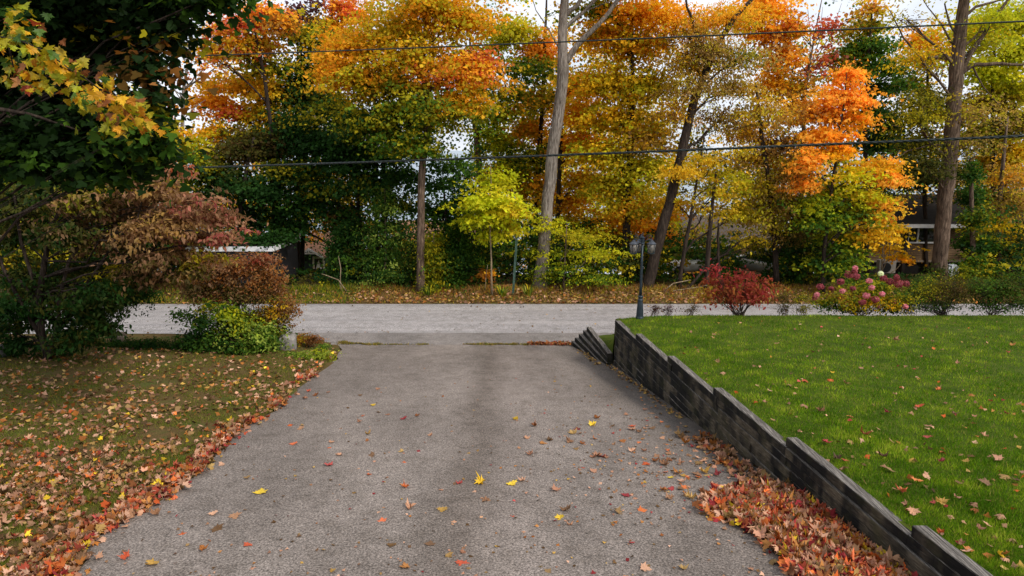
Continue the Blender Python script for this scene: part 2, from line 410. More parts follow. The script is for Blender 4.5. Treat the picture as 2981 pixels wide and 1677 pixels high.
# leaf templates: local x across, y toward the tip, z up; triangles
def T_quad():
    return np.array([(0, 0, 0), (0.5, 0.45, 0.13), (0, 1, 0.0), (-0.5, 0.45, 0.13)]), np.array([(0, 1, 2), (0, 2, 3)])
def T_star():
    return (np.array([(0, 0, 0), (0.62, 0.28, 0.10), (0.26, 0.52, 0.05), (0, 1.0, -0.06), (-0.26, 0.52, 0.05), (-0.62, 0.28, 0.10)]),
            np.array([(0, 1, 2), (0, 2, 3), (0, 3, 4), (0, 4, 5)]))
def T_ell():
    return (np.array([(0, 0, 0), (0.24, 0.32, 0.07), (0.2, 0.66, 0.05), (0, 1.05, -0.1), (-0.2, 0.66, 0.05), (-0.24, 0.32, 0.07)]),
            np.array([(0, 1, 2), (0, 2, 3), (0, 3, 4), (0, 4, 5)]))
MAPLE = [(0.0, -0.04), (0.16, 0.02), (0.42, -0.05), (0.36, 0.10), (0.66, 0.36), (0.44, 0.36), (0.46, 0.50), (0.24, 0.44), (0.28, 0.74), (0.16, 0.70), (0.0, 1.0)]
def T_maple(curl=0.15, seed=0):
    rr = random.Random(seed)
    pts = MAPLE + [(-x, y) for x, y in MAPLE[-2:0:-1]]
    V = [(0, 0.32, 0)]
    for x, y in pts:
        d2 = x * x + (y - 0.32) ** 2
        V.append((x * (1 + rr.uniform(-.12, .12)), y * (1 + rr.uniform(-.08, .08)), curl * d2 * 1.6 * (1 + rr.uniform(-.7, .7)) + curl * abs(x) * rr.uniform(0, .9)))
    n = len(pts); return np.array(V), np.array([(0, 1 + i, 1 + (i + 1) % n) for i in range(n)])
def T_maple_small():
    p = [(0, -.04), (.42, -.02), (.64, .36), (.3, .46), (.26, .74), (0, 1.0), (-.26, .74), (-.3, .46), (-.64, .36), (-.42, -.02)]
    V = [(0, .34, .0)] + [(x, y, .16 * (x * x + (y - .34) ** 2) + .12 * abs(x)) for x, y in p]; n = len(p)
    return np.array(V), np.array([(0, 1 + i, 1 + (i + 1) % n) for i in range(n)])
TQ, TS, TE, TM = T_quad(), T_star(), T_ell(), T_maple_small()

def leaf_arrays(P, N, S, tmpl, droop=0.5, width=1.0):
    TV, TF = tmpl; n = len(P)
    N = N / (np.linalg.norm(N, axis=1, keepdims=True) + 1e-9)
    D = rng.normal(size=(n, 3)); D[:, 2] -= droop * 1.6
    D = D - N * (D * N).sum(1, keepdims=True); D /= (np.linalg.norm(D, axis=1, keepdims=True) + 1e-9)
    B = np.cross(D, N); S = S[:, None, None]
    V = P[:, None, :] + S * (TV[None, :, 0:1] * width * B[:, None, :] + (TV[None, :, 1:2] - 0.3) * D[:, None, :] + TV[None, :, 2:3] * N[:, None, :])
    k = len(TV); F = (TF[None] + (np.arange(n) * k)[:, None, None]).reshape(-1, 3)
    return V.reshape(-1, 3), F, k
def leaf_obj(name, parts, mat, parent=None):
    """parts: list of (V, F, k, C per leaf)"""
    Vs, Fs, Cs, o = [], [], [], 0
    for V, F, k, C in parts:
        Vs.append(V); Fs.append(F + o); Cs.append(np.repeat(C, k, axis=0)); o += len(V)
    return tri_mesh(name, np.concatenate(Vs), np.concatenate(Fs), np.concatenate(Cs), mat, parent)

PAL = {k: np.array([lin(h) for h in v.split()]) for k, v in {
    'ND': '16280e 1c3212 223a16', 'DG': '203c14 2a4a1a 325420 24441c', 'G': '3c5e1c 4a6c1e 5a7c24 33541c', 'OL': 'a8a01e baae24 8e901c c4ae24', 'YG': 'aab420 c2c226 949e20 b8b01c',  # ND: greens with the shade inside the near maple put into the colour
    'LM': 'bcca24 d0d02a aab820 d8c828', 'GO': 'e2b01e ecbc26 d6a21c c6a81c', 'LO': 'c8622c d4743a b85428', 'OR': 'e09a26 eaaa2c d69022 e0b02c', 'BO': 'f0b040 eca438 f2bc4c e89c34',
    'RD': 'c45a38 d06e46 b45034 c4783e', 'YE': 'dcb830 e4c43c ccaa28 c0a028', 'TN': 'a0804a b4945a 886a3e b08c44', 'PB': '906a4e a47c5e 785a40 8c7048',
    'PK': 'b0645a a0504c c07868', 'RB': '94412e 7c3427 a2523a 8c5630', 'RU': 'a2662e 925a28 b27a42 844e24', 'DO': '3e441a 4c4c1c 33401a 5a5620',
    'BR': '5e4428 6e5230 4c3822', 'CR': '8e2c32 9e3a3a 7a2629 ac4a46', 'LG': '98a840 86983a a8b450 748a34', 'PU': '5a3a40 6a444c 4a3034'}.items()}
def pick(pal, n, jit=0.16):
    """pal like 'OR*3 OL RD': weighted names"""
    cs = []
    for t in pal.split():
        nm, _, w = t.partition('*'); cs += [nm] * int(w or 1)
    which = rng.integers(0, len(cs), n); out = np.zeros((n, 3))
    for i, nm in enumerate(cs):
        m = which == i
        if m.any(): out[m] = PAL[nm][rng.integers(0, len(PAL[nm]), m.sum())]
    return out * np.clip(rng.normal(1, jit, (n, 1)), 0.5, 1.6)

def cloud(c, r, n, pal, size, tmpl, cl_leaves=20, cl_r=0.5, flat=0.3, droop=0.5, tilt=0.75, shell=0.45, up=0.55):
    """leaves gathered in flat sprays inside an ellipsoid; each spray has its own colour"""
    c = np.array(c); r = np.array(r); m = max(3, int(n / cl_leaves))
    d = rng.normal(size=(m, 3)); d /= np.linalg.norm(d, axis=1, keepdims=True)
    rad = np.abs(rng.normal(.62, .36, (m, 1))); d[:, 2] *= .85
    cc = c + d * rad * r
    sz = cl_r * np.clip(rng.normal(1, 0.3, m), 0.45, 1.9)
    base = pick(pal, m, 0.12); k = np.repeat(np.arange(m), cl_leaves); N_ = len(k)
    loc = rng.normal(size=(N_, 3)) * np.array([1.15, 1.15, 1]); loc[:, 2] *= flat
    # every spray is tipped down toward its outer end
    off = loc * 0.55 * sz[k][:, None]; out = d[k]
    off[:, 2] -= 0.35 * (off[:, 0] * out[:, 0] + off[:, 1] * out[:, 1])
    P = cc[k] + off
    Nn = out * 0.45 + np.array([0, 0, up]) + rng.normal(size=(N_, 3)) * tilt * 0.7
    own = pick(pal, N_, 0.1)
    C = (base[k] * 0.68 + own * 0.32) * np.clip(rng.normal(1, 0.14, (N_, 1)), 0.55, 1.5)
    S = size * np.clip(rng.normal(1, 0.22, N_), 0.5, 1.6)
    V, F, kk = leaf_arrays(P, Nn, S, tmpl, droop)
    return (V, F, kk, C), cc

def bez(a, b, sag, n=6):
    a = np.array(a, float); b = np.array(b, float); m = (a + b) / 2 + np.array(sag)
    return [(1 - t) ** 2 * a + 2 * t * (1 - t) * m + t * t * b for t in np.linspace(0, 1, n)]

DENS = 0.46
def tree(name, label, Y, trunk, blobs, bark_m, leaf=0.135, tmpl=TQ, cat='tree', group=None, stems=(), dens=1.0, dz=0.0, limb_r=0.4, twigs=7, cl_r=0.5, flat=0.3,
         droop=0.5, snap=True, seg=9, yspread=0.85, rise=0.75):
    """trunk: list of (px, py, radius m) from base to top, standing at distance Y; blobs: (px, py, rx, ry, palette[, density[, dy]])"""
    pts = [at_y(p[0], p[1], Y + (p[3] if len(p) > 3 else 0)) for p in trunk]; rad = [p[2] for p in trunk]
    b = pts[0].copy()
    if snap:
        g = gz(b[0], b[1]); b[2] = g
        pts[0] = b - np.array([0, 0, 0.08])
    root = thing(name, label, cat, b, group)
    # finer trunk with a little wander and a flared foot
    dense_p, dense_r = [], []
    for i in range(len(pts) - 1):
        m = max(2, int(np.linalg.norm(pts[i + 1] - pts[i]) / 0.6))
        for k in range(m):
            t = k / m; w = 0.25 * rad[i] * np.array([random.uniform(-1, 1), random.uniform(-1, 1), 0]) * (0 if (i == 0 and k == 0) else 1)
            dense_p.append(pts[i] * (1 - t) + pts[i + 1] * t + w * 0.5); dense_r.append(rad[i] * (1 - t) + rad[i + 1] * t)
    dense_p.append(pts[-1]); dense_r.append(rad[-1])
    dense_r[0] *= 1.25
    MB().tube(dense_p, dense_r, seg, wob=0.14).build('trunk', bark_m, root, True)
    lm = MB(); crown = []
    for st in stems:
        sp = [at_y(p[0], p[1], Y + (p[3] if len(p) > 3 else 0)) for p in st]; sr = [p[2] for p in st]
        fine = []; fr = []
        for i in range(len(sp) - 1):
            for k in range(4):
                t = k / 4; fine.append(sp[i] * (1 - t) + sp[i + 1] * t + np.array([random.uniform(-1, 1), random.uniform(-1, 1), random.uniform(-1, 1)]) * sr[i] * .25); fr.append(sr[i] * (1 - t) + sr[i + 1] * t)
        fine[0] = sp[0]; fine.append(sp[-1]); fr.append(sr[-1])
        if st[0][1] >= 845 and abs(st[0][0] - trunk[0][0]) > 12 and Y > 25: MB().tube(fine, fr, 7, wob=.12).build('trunk', bark_m, root, True)
        else: lm.tube(fine, fr, 7, wob=.12)
    DP = np.array(dense_p)
    for bl in blobs:
        px, py, rx, ry, pal = bl[:5]; de = (bl[5] if len(bl) > 5 else 1.0) * dens; dy = bl[6] if len(bl) > 6 else random.uniform(-.5, .9)
        yy = Y + dy; c = at_y(px, py, yy); s = mpp(yy); wx, wz = rx * s, ry * s
        size_px = leaf / s
        n = int(DENS * de * rx * ry * (8.6 / size_px) ** 2)
        wy = min(max(wx, wz) * yspread, 2.6)
        if n > 0:
            part, cc = cloud(c, (wx, wy, wz), n, pal, leaf, TQ if (px + rx < 0 or py + ry < 0) else tmpl, cl_r=cl_r, flat=flat, droop=droop)
            crown.append(part)
        else:
            cc = c + rng.normal(size=(8, 3)) * np.array([wx, wy, wz]) * .6
        # limb from the trunk to the clump, then twigs out to some sprays
        hd = np.hypot(DP[:, 0] - c[0], DP[:, 1] - c[1]); want = c[2] - rise * np.minimum(hd, 4.0)
        i = int(np.argmin(np.abs(DP[:, 2] - want) + 0.15 * hd)); a = DP[i]; L = np.linalg.norm(c - a)
        if L > 0.3:
            r0 = min(dense_r[i] * 0.55, 0.02 + 0.018 * L) * (limb_r / 0.4)
            path = bez(a, c, (random.uniform(-.1, .1) * L, random.uniform(-.1, .1) * L, random.uniform(.02, .16) * L), 7)
            path = [p + (rng.normal(size=3) * 0.025 * L if 0 < k < 6 else 0) for k, p in enumerate(path)]
            lm.tube(path, list(np.linspace(r0, r0 * 0.35, 7)), 6, False)
            for q in range(min(twigs, len(cc))):
                j = random.randrange(len(cc)); st_ = path[random.randrange(2, 7)]
                tp = bez(st_, cc[j], (0, 0, random.uniform(0, .15)), 4)
                lm.tube(tp, [r0 * .33, r0 * .25, r0 * .17, r0 * .08], 4, False)
    if lm.V: lm.build('limbs', bark_m, root, True)
    if crown: leaf_obj('crown', crown, M['leaf'], root)['kind'] = 'stuff'
    return root

# ================================================================== SETTING
def grid_mesh(name, X, Y, Z, mat, kind='structure'):
    ny, nx = Z.shape; V = np.stack([X, Y, Z], -1).reshape(-1, 3)
    F = [(j * nx + i, j * nx + i + 1, (j + 1) * nx + i + 1, (j + 1) * nx + i) for j in range(ny - 1) for i in range(nx - 1)]
    o = mesh_from(name, V, F, mat, None, True); return tag(o, kind=kind)
gx = np.concatenate([[-900, -400, -200, -120, -80, -60, -45, -34, -27, -22], np.arange(-18, 8.01, 0.3), [9, 10.5, 12.5, 15, 18, 22, 27, 34, 45, 60, 80, 120, 200, 400, 900]])
gy = np.concatenate([[-60, -30, -15, -8, -4, -1], np.arange(1, 31.01, 0.3), [32, 33.5, 35, 37, 39, 42, 46, 50, 56, 64, 72, 80, 90, 100]])
GX, GY = np.meshgrid(gx, gy)
tag(grid_mesh('ground', GX, GY, ground_z(GX, GY), M['ground']), 'leaf strewn soil and rough grass either side of the road', None)
o = mesh_from('lake', [(-30000, 78, -9.3), (30000, 78, -9.3), (30000, 40000, -9.3), (-30000, 40000, -9.3)], [(0, 1, 2, 3)], M['water'])
tag(o, 'pale blue lake seen in gaps between the trees', None, kind='structure')

# driveway: rows of quads between its ragged left edge and the wall foot
ys = np.concatenate([np.arange(-6, 1, 1.0), np.arange(1, 21.41, 0.2)]); t = np.linspace(0, 1, 15)
XL = left_x(ys) + 0.05 * np.sin(ys * 3.1) + 0.04 * np.sin(ys * 7.7); XR = np.where(ys < 19, wall_x(ys) + 0.06, wall_x(ys) - 0.05)
DX = XL[:, None] * (1 - t) + XR[:, None] * t; DY = np.repeat(ys[:, None], 15, 1)
DZ = drive_z(DY) + 0.012 * np.sin(t * math.pi)[None] + 0.004 * fbm(DX, DY, 0.8, 2)
tag(grid_mesh('driveway', DX, DY, DZ, M['drive']), 'grey brown asphalt driveway sloping down to the road', None)
ya = np.linspace(21.46, 23.1, 9); XL = np.interp(ya, [21.4, 22.2, 23.1], [-6.0, -7.4, -9.5]); XR = np.interp(ya, [21.4, 23.1], [2.5, 3.6])
AX = XL[:, None] * (1 - t) + XR[:, None] * t; AY = np.repeat(ya[:, None], 15, 1)
AZ = np.interp(AY, [21.4, 23.0, 23.1], [-1.668, ROAD_Z + .004, ROAD_Z + .004])
tag(grid_mesh('driveway_apron', AX, AY, AZ, M['apron']), 'older asphalt apron where the driveway meets the road', None)
xr = np.concatenate([np.linspace(-260, -30, 12), np.arange(-28, 30, 1.0), np.linspace(32, 260, 12)]); yr = np.linspace(ROAD_Y0, ROAD_Y1, 8)
RX, RY = np.meshgrid(xr, yr); RY = RY.copy(); RY[-1] += 0.06 * fbm(xr, 0 * xr, 0.9, 4); RY[0] += 0.05 * fbm(xr, 0 * xr, 1.1, 8)
RZ = ROAD_Z + 0.035 * np.sin((RY - ROAD_Y0) / (ROAD_Y1 - ROAD_Y0) * math.pi).clip(0)
tag(grid_mesh('road', RX, RY, RZ, M['road']), 'pale grey asphalt road crossing behind the driveway', None)

# raised lawn behind the wall, with its bank falling to the road
yl = np.concatenate([np.arange(-6, 2, 1.0), np.arange(2, 18.3, 0.3), [18.35, 18.6, 18.9, 19.4, 20.2, 21.2, 22.4, 22.9]]); tt = np.concatenate([np.linspace(0, 1, 30) ** 1.6])
LXL = wall_x(yl) + 0.09; LX = LXL[:, None] + (60 - LXL[:, None]) * tt[None]; LY = np.repeat(yl[:, None], len(tt), 1)
LZ = lawn_z(LX, LY); fall = np.interp(LY, [18.4, 18.6, 18.9, 19.4, 20.2, 21.2, 22.4, 22.9], [0, 0.06, 0.2, 0.45, 0.9, 1.35, 1.66, 1.76]); LZ = LZ - fall
LZ = np.where(LY > 18.5, np.minimum(LZ, drive_z(LY) - .05 + np.maximum(LX - LXL[:, None], 0) * 1.3), LZ)
tag(grid_mesh('lawn', LX, LY, LZ, M['lawn']), 'mown green lawn raised behind the timber wall', None)

# ================================================================== TIMBER WALL
def timber(parent, y0, y1, z_top, dx=0.0, h=TH, w=0.155, xf=wall_x, name='timber', tw=0.0, mat=None):
    """one squared log lying along the wall from y0 (far) to y1 (near), worn edges"""
    n = 6; ch = 0.009; V = []; F = []
    sec = [(0, ch), (ch, 0), (w - ch, 0), (w, ch), (w, h - ch), (w - ch, h), (ch, h), (0, h - ch)]
    sx, sz = random.uniform(-.014, .014), random.uniform(-.004, .004)
    for i in range(n):
        t = i / (n - 1); y = y0 + (y1 - y0) * t
        jx, jz = random.uniform(-.005, .005) + sx, random.uniform(-.005, .003) + sz
        for a, b in sec: V.append((xf(y) + dx + a + jx + tw * (1 - t), y, z_top - h + b + jz + random.uniform(-.003, .003)))
    for i in range(n - 1):
        for k in range(8):
            k2 = (k + 1) % 8; F.append((i * 8 + k, (i + 1) * 8 + k, (i + 1) * 8 + k2, i * 8 + k2))
    F += [tuple(range(8)), tuple((n - 1) * 8 + k for k in range(7, -1, -1))]
    return mesh_from(name, V, F, mat or M['timber'], parent)
wall = thing('retaining_wall', 'long stepped retaining wall of blackened weathered timbers beside the driveway', 'retaining wall', (wall_x(12), 12, float(drive_z(12))))
for j in range(len(STEP_Y), -10, -1):
    ystart = WY0 if j <= 0 else STEP_Y[j - 1]
    zt = j * TH - 0.0015 * (j % 2)
    cuts = [ystart]; y = ystart - (2.5 if j > 0 else random.choice([1.3, 2.0, 2.6]))
    while y > 1.0: cuts.append(y); y -= random.choice([2.4, 2.4, 3.0])
    cuts.append(-2.0)
    for a, b in zip(cuts[:-1], cuts[1:]):
        if zt < drive_z(a) - 0.04: continue                     # wholly buried
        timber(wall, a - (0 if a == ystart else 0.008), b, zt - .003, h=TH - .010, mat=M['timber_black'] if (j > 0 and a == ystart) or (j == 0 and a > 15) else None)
# leaning end of an older wall at the drive mouth
stub = thing('timber_wall_stub', 'short black rotting timber wall end leaning at the driveway mouth', 'retaining wall', (2.6, 19.6, float(drive_z(19.6))))
for k in range(5):
    zt = -0.95 - k * 0.138
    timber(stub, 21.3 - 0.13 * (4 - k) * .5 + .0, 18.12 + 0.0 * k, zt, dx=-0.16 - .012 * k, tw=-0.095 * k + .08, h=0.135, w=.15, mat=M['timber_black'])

# ================================================================== LAMP POST
LB = on_z(1862, 928, 0.0); LB[2] = float(lawn_z(LB[0], LB[1])) - 0.01
lamp = thing('lamp_post', 'dark green iron lamp post with three hanging lanterns at the lawn corner', 'lamp post', LB)
lx, ly, lz = LB
MB().lathe([(0.112, 0), (0.112, 0.03), (0.104, 0.05), (0.10, 0.07), (0.094, 0.2), (0.078, 0.40), (0.066, 0.48), (0.062, 0.50)], (lx, ly, lz), 12).build('base', M['lamp_iron'], lamp)
MB().lathe([(0.064, 0.495), (0.076, 0.505), (0.076, 0.525), (0.062, 0.54), (0.060, 0.585), (0.072, 0.60), (0.072, 0.625), (0.05, 0.645)], (lx, ly, lz), 14).build('collar', M['lamp_iron'], lamp, True)
MB().lathe([(0.043, 0.64), (0.038, 0.9), (0.034, 1.5), (0.031, 2.06)], (lx, ly, lz), 12).build('pole', M['lamp_iron'], lamp, True)
MB().lathe([(0.034, 2.05), (0.055, 2.06), (0.055, 2.075), (0.048, 2.09), (0.048, 2.21), (0.058, 2.225), (0.058, 2.24), (0.022, 2.26), (0.012, 2.29), (0.022, 2.315), (0.014, 2.335), (0.004, 2.38)], (lx, ly, lz), 10).build('head', M['lamp_iron'], lamp)
for an in (188, -8, 95):
    a = R(an); ux, uy = math.cos(a), math.sin(a); r = 0.238
    arm = MB()
    arm.tube([(lx + ux * .04, ly + uy * .04, lz + 2.13), (lx + ux * .12, ly + uy * .12, lz + 2.17), (lx + ux * r, ly + uy * r, lz + 2.185)], [.013, .011, .01], 7)
    S_ = []
    for k in range(26):                                        # scroll curling above the lantern
        ph = k / 25 * 2.9 * math.pi; rr = 0.085 * (1 - k / 25 * 0.72)
        S_.append((r - .06 - rr * math.cos(ph) * 1.0, 2.245 + rr * math.sin(ph) * 0.85))
    pre = [(0.045, 2.17), (0.055, 2.21), (0.065, 2.235)]
    arm.tube([(lx + ux * q, ly + uy * q, lz + z) for q, z in pre + S_], .0075, 6)
    ao = arm.build('arm', M['lamp_iron'], lamp, True)
    c = (lx + ux * r, ly + uy * r, lz + 1.80)
    ln = MB().lathe([(0.008, .40), (0.016, .392), (0.018, .378), (0.008, .365)], c, 8).build('lantern', M['lamp_iron'], lamp, True)
    MB().lathe([(0.128, 0.262), (0.132, 0.272), (0.118, 0.285), (0.085, 0.315), (0.056, 0.335), (0.054, 0.35), (0.034, 0.366), (0.012, 0.374)], c, 12).build('cap', M['lamp_roof'], ln)
    MB().lathe([(0.088, 0.03), (0.1, 0.14), (0.113, 0.258)], c, 12).build('glass', M['lantern_glass'], ln, True)
    MB().lathe([(0.03, -0.02), (0.05, -0.005), (0.094, 0.006), (0.098, 0.028), (0.09, 0.034)], c, 12).build('pan', M['lamp_iron'], ln)
    cg = MB()
    for k in range(6):
        b0, b1 = 2 * math.pi * k / 6, 2 * math.pi * (k + 1) / 6
        p = lambda an_, rr, z: (c[0] + rr * math.cos(an_), c[1] + rr * math.sin(an_), c[2] + z)
        cg.tube([p(b0, .094, .03), p(b0, .119, .262)], .0055, 4)
        cg.tube([p(b0, .094, .035), p((b0 + b1) / 2, .1, .145), p(b1, .118, .255)], .0035, 4)
        cg.tube([p(b1, .094, .035), p((b0 + b1) / 2, .1, .145), p(b0, .118, .255)], .0035, 4)
    cg.build('cage', M['lamp_iron'], ln)

# ================================================================== CABLES AND SIGN POST
def cable(name, label, pl, pr, r, twist=False):
    a, b = at_y(pl[0], pl[1], pl[2]), at_y(pr[0], pr[1], pr[2]); d = b - a
    P = []
    for t in np.linspace(-0.9, 1.9, 240):
        P.append(a + d * t + np.array([0, 0, 0.16 * (t * (t - 1))]))
    m = MB()
    if twist:
        L = np.linalg.norm(d) * 2.8
        for s in range(3):
            Q = []
            for k, t in enumerate(np.linspace(0, 1, 900)):
                i = t * 239; i0 = min(int(i), 238); p = P[i0] * (1 - (i - i0)) + P[i0 + 1] * (i - i0)
                ph = t * L / 0.55 * 2 * math.pi + s * 2.094
                Q.append(p + np.array([0, math.cos(ph), math.sin(ph)]) * r * .6)
            m.tube(Q, r * .62, 5)
    else: m.tube(P, r, 6)
    return tag(m.build(name, M['wire'], None, True), label, 'cable', 'overhead cables')
cable('overhead_cable', 'upper thin black overhead cable crossing in front of the treetops', (480, 166, 26), (2981, 62, 16.5), 0.021)
cable('overhead_cable', 'lower thick twisted overhead cable sagging across the trunks', (630, 486, 26), (2981, 396, 16.5), 0.031, True)
p0 = at_y(1493, 862, 29.0); p0[2] = gz(p0[0], p0[1]); p1 = at_y(1505, 678, 29.0)
sp = thing('marker_post', 'thin green metal marker post leaning at the far road edge', 'post', p0)
s_ = MB(); dxy = (p1 - p0)
for off in (-0.03, 0.0, 0.03):
    s_.tube([p0 + (off, .014 * (off == 0), -.05), p1 + (off, .014 * (off == 0), 0)], .017, 4)
s_.build('channel', M['post_green'], sp)

# ================================================================== BUILDINGS
def bbox(name, x0, x1, y0, y1, z0, z1, mat, parent):
    return MB().box(((x0 + x1) / 2, (y0 + y1) / 2, (z0 + z1) / 2), (x1 - x0, y1 - y0, z1 - z0)).build(name, mat, parent)
# brown clapboard house, right
HY = 38.0
def hx(px): return float(at_y(px, 720, HY)[0])
def hz(py): return float(at_y(2650, py, HY)[2])
x0, x1 = hx(2492), hx(2840); zg = gz((x0 + x1) / 2, HY)
hs = thing('clapboard_house', 'low brown clapboard house with a white framed window behind the big right trunk', 'house', ((x0 + x1) / 2, HY, zg))
zb, zt = hz(757), hz(655)
bbox('plinth', x0 + .05, x1 - .05, HY + .12, HY + 6, zg - .5, zb - .06, M['plinth'], hs)
wl_ = bbox('wall', x0, x1, HY + .06, HY + 6.2, zb - .03, zt, M['siding'], hs)
nb = 15; bh = (zt - zb) / nb
for k in range(nb):
    z = zb + k * bh
    MB().prism([(HY + .058, z), (HY + .058, z + bh - .01), (HY + .035, z + bh - .012), (HY + .008, z)], 'x', x0 + .02, x1 - .02).build('siding_board', M['siding'], wl_)
bbox('base_trim', x0 - .02, x1 + .02, HY - .03, HY + .055, zb - .12, zb - .01, M['brown_trim'], hs)
rf = MB().prism([(HY - .65, zt + .04), (HY - .65, zt + .12), (HY + 3.1, zt + 1.5), (HY + 6.9, zt + .12), (HY + 6.9, zt + .04)], 'x', x0 - .5, x1 + .5).build('roof', M['shingle_dark'], hs)
bbox('fascia', x0 - .5, x1 + .5, HY - .70, HY - .655, zt - .09, zt + .115, M['white'], rf)
for px in (2514, 2633): bbox('post', hx(px) - .09, hx(px) + .09, HY - .12, HY - .0, zg - .3, zt - .02, M['dark_wood'], hs)
wx0, wx1, wz0, wz1 = hx(2641), hx(2720), hz(704), hz(662)
wd = thing_w = MB()
f = .085
for a in ((wx0 - f, wx1 + f, wz1, wz1 + f), (wx0 - f, wx1 + f, wz0 - f, wz0), (wx0 - f, wx0, wz0, wz1), (wx1, wx1 + f, wz0, wz1), (wx0 + (wx1 - wx0) * .30, wx0 + (wx1 - wx0) * .30 + f, wz0, wz1)):
    wd.box(((a[0] + a[1]) / 2, HY - .03, (a[2] + a[3]) / 2), (a[1] - a[0], .07, a[3] - a[2]))
wn_ = wd.build('window', M['white'], hs)
xm = wx0 + (wx1 - wx0) * .30
bbox('pane', wx0, xm, HY - .015, HY + .005, wz0, wz1, M['pane'], wn_); bbox('pane', xm + f, wx1, HY - .016, HY + .004, wz0, wz1, M['pane'], wn_)
bbox('meter_box', hx(2771), hx(2781), HY - .12, HY + .0, hz(664), hz(652), M['white'], hs)
MB().tube([(hx(2496), HY - .5, hz(722)), (hx(2522), HY - .5, hz(772))], .05, 6).build('stair_rail', M['brown_trim'], hs)
ac = thing('heat_pump', 'grey outdoor heat pump unit at the foot of the clapboard house', 'heat pump', (hx(2557), HY - 1.0, gz(hx(2557), HY - 1)))
ax, ag = hx(2557), gz(hx(2557), HY - 1)
bbox('casing', ax - .45, ax + .45, HY - 1.15, HY - .8, ag + .12, ag + .82, M['ac'], ac)
MB().tube([(ax - .08, HY - 1.17, ag + .42), (ax - .08, HY - 1.152, ag + .42)], .27, 16).build('fan_grille', M['black'], ac)
for q in (-.35, .35): bbox('foot', ax + q - .04, ax + q + .04, HY - 1.1, HY - .82, ag - .05, ag + .12, M['ac'], ac)
# dark house at the right edge
DY_ = 41.0
def dx_(px): return float(at_y(px, 700, DY_)[0])
def dz_(py): return float(at_y(2900, py, DY_)[2])
dh = thing('dark_house', 'dark brown house end in shade at the right edge above the black car', 'house', (dx_(2960), DY_, gz(dx_(2960), DY_)))
w2 = bbox('wall', dx_(2885), dx_(3160), DY_, DY_ + 6, gz(dx_(2960), DY_) - .6, dz_(640), M['dark_wood'], dh)
bbox('base_trim', dx_(2885), dx_(3160), DY_ - .06, DY_ - .004, dz_(758), dz_(752), M['brown_trim'], dh)
MB().prism([(DY_ - .5, dz_(642)), (DY_ - .5, dz_(637)), (DY_ + 3, dz_(560)), (DY_ + 6.5, dz_(637)), (DY_ + 6.5, dz_(642))], 'x', dx_(2870), dx_(3180)).build('roof', M['shingle_dark'], dh)
for k in range(6): bbox('siding_board', dx_(2887), dx_(3158), DY_ - .022, DY_ - .003, dz_(740) + k * .33, dz_(740) + k * .33 + .30, M['dark_wood'], w2)
# grey roofed house, middle right
GYY = 50.0
def gx_(px): return float(at_y(px, 700, GYY)[0])
def gzz(py): return float(at_y(2150, py, GYY)[2])
gh = thing('grey_roofed_house', 'house with a grey brown shingle roof and small front gable behind the leaning trunk', 'house', (gx_(2160), GYY, gz(gx_(2160), GYY)))
eav, rdg = gzz(706), gzz(652)
bbox('wall', gx_(2020), gx_(2270), GYY + .3, GYY + 7.5, gz(gx_(2160), GYY) - .8, eav, M['siding'], gh)
r2 = MB().prism([(GYY - .3, eav - .03), (GYY - .3, eav + .07), (GYY + 3.9, rdg + .3), (GYY + 8, eav + .07), (GYY + 8, eav - .03)], 'x', gx_(2000), gx_(2290)).build('roof', M['shingle'], gh)
gc, gw = gx_(2165), (gx_(2228) - gx_(2102)) / 2
MB().prism([(gc - gw, gzz(708)), (gc, gzz(677)), (gc + gw, gzz(708)), (gc + gw - .2, gzz(708)), (gc, gzz(681)), (gc - gw + .2, gzz(708))], 'y', GYY - 1.0, GYY + 2.0).build('gable_roof', M['shingle'], gh)
MB().prism([(gc - gw + .25, gz(gc, GYY) - .8), (gc - gw + .25, gzz(709)), (gc, gzz(684)), (gc + gw - .25, gzz(709)), (gc + gw - .25, gz(gc, GYY) - .8)], 'y', GYY - .7, GYY + .28).build('gable_wall', M['siding'], gh)
for s in (-1, 1):
    MB().prism([(gc, gzz(678)), (gc + s * gw, gzz(709)), (gc + s * gw, gzz(712)), (gc, gzz(681.5))], 'y', GYY - 1.06, GYY - 1.005).build('bargeboard', M['white'] if s < 0 else M['dark_wood'], gh)
bbox('window', gc + .1, gc + .7, GYY - .74, GYY - .705, gzz(740), gzz(728), M['white'], gh)
# brown roofed house, middle
BY = 52.0
def bx_(px): return float(at_y(px, 700, BY)[0])
def bz_(py): return float(at_y(1300, py, BY)[2])
bh_ = thing('brown_roofed_house', 'low house with a reddish brown roof and white eave behind the dark greenery', 'house', (bx_(1300), BY, gz(bx_(1300), BY)))
bbox('wall', bx_(1150), bx_(1440), BY + .3, BY + 7, gz(bx_(1300), BY) - .8, bz_(701), M['siding'], bh_)
r3 = MB().prism([(BY - .2, bz_(700)), (BY - .2, bz_(697)), (BY + 3.6, bz_(655)), (BY + 7.5, bz_(697)), (BY + 7.5, bz_(700))], 'x', bx_(1140), bx_(1450)).build('roof', M['shingle_brown'], bh_)
bbox('eave_gutter', bx_(1140), bx_(1450), BY - .28, BY - .205, bz_(703), bz_(698.5), M['white'], r3)
for q in (1225, 1310, 1390): bbox('window', bx_(q), bx_(q + 24), BY + .27, BY + .297, bz_(745), bz_(722), M['white'], bh_)
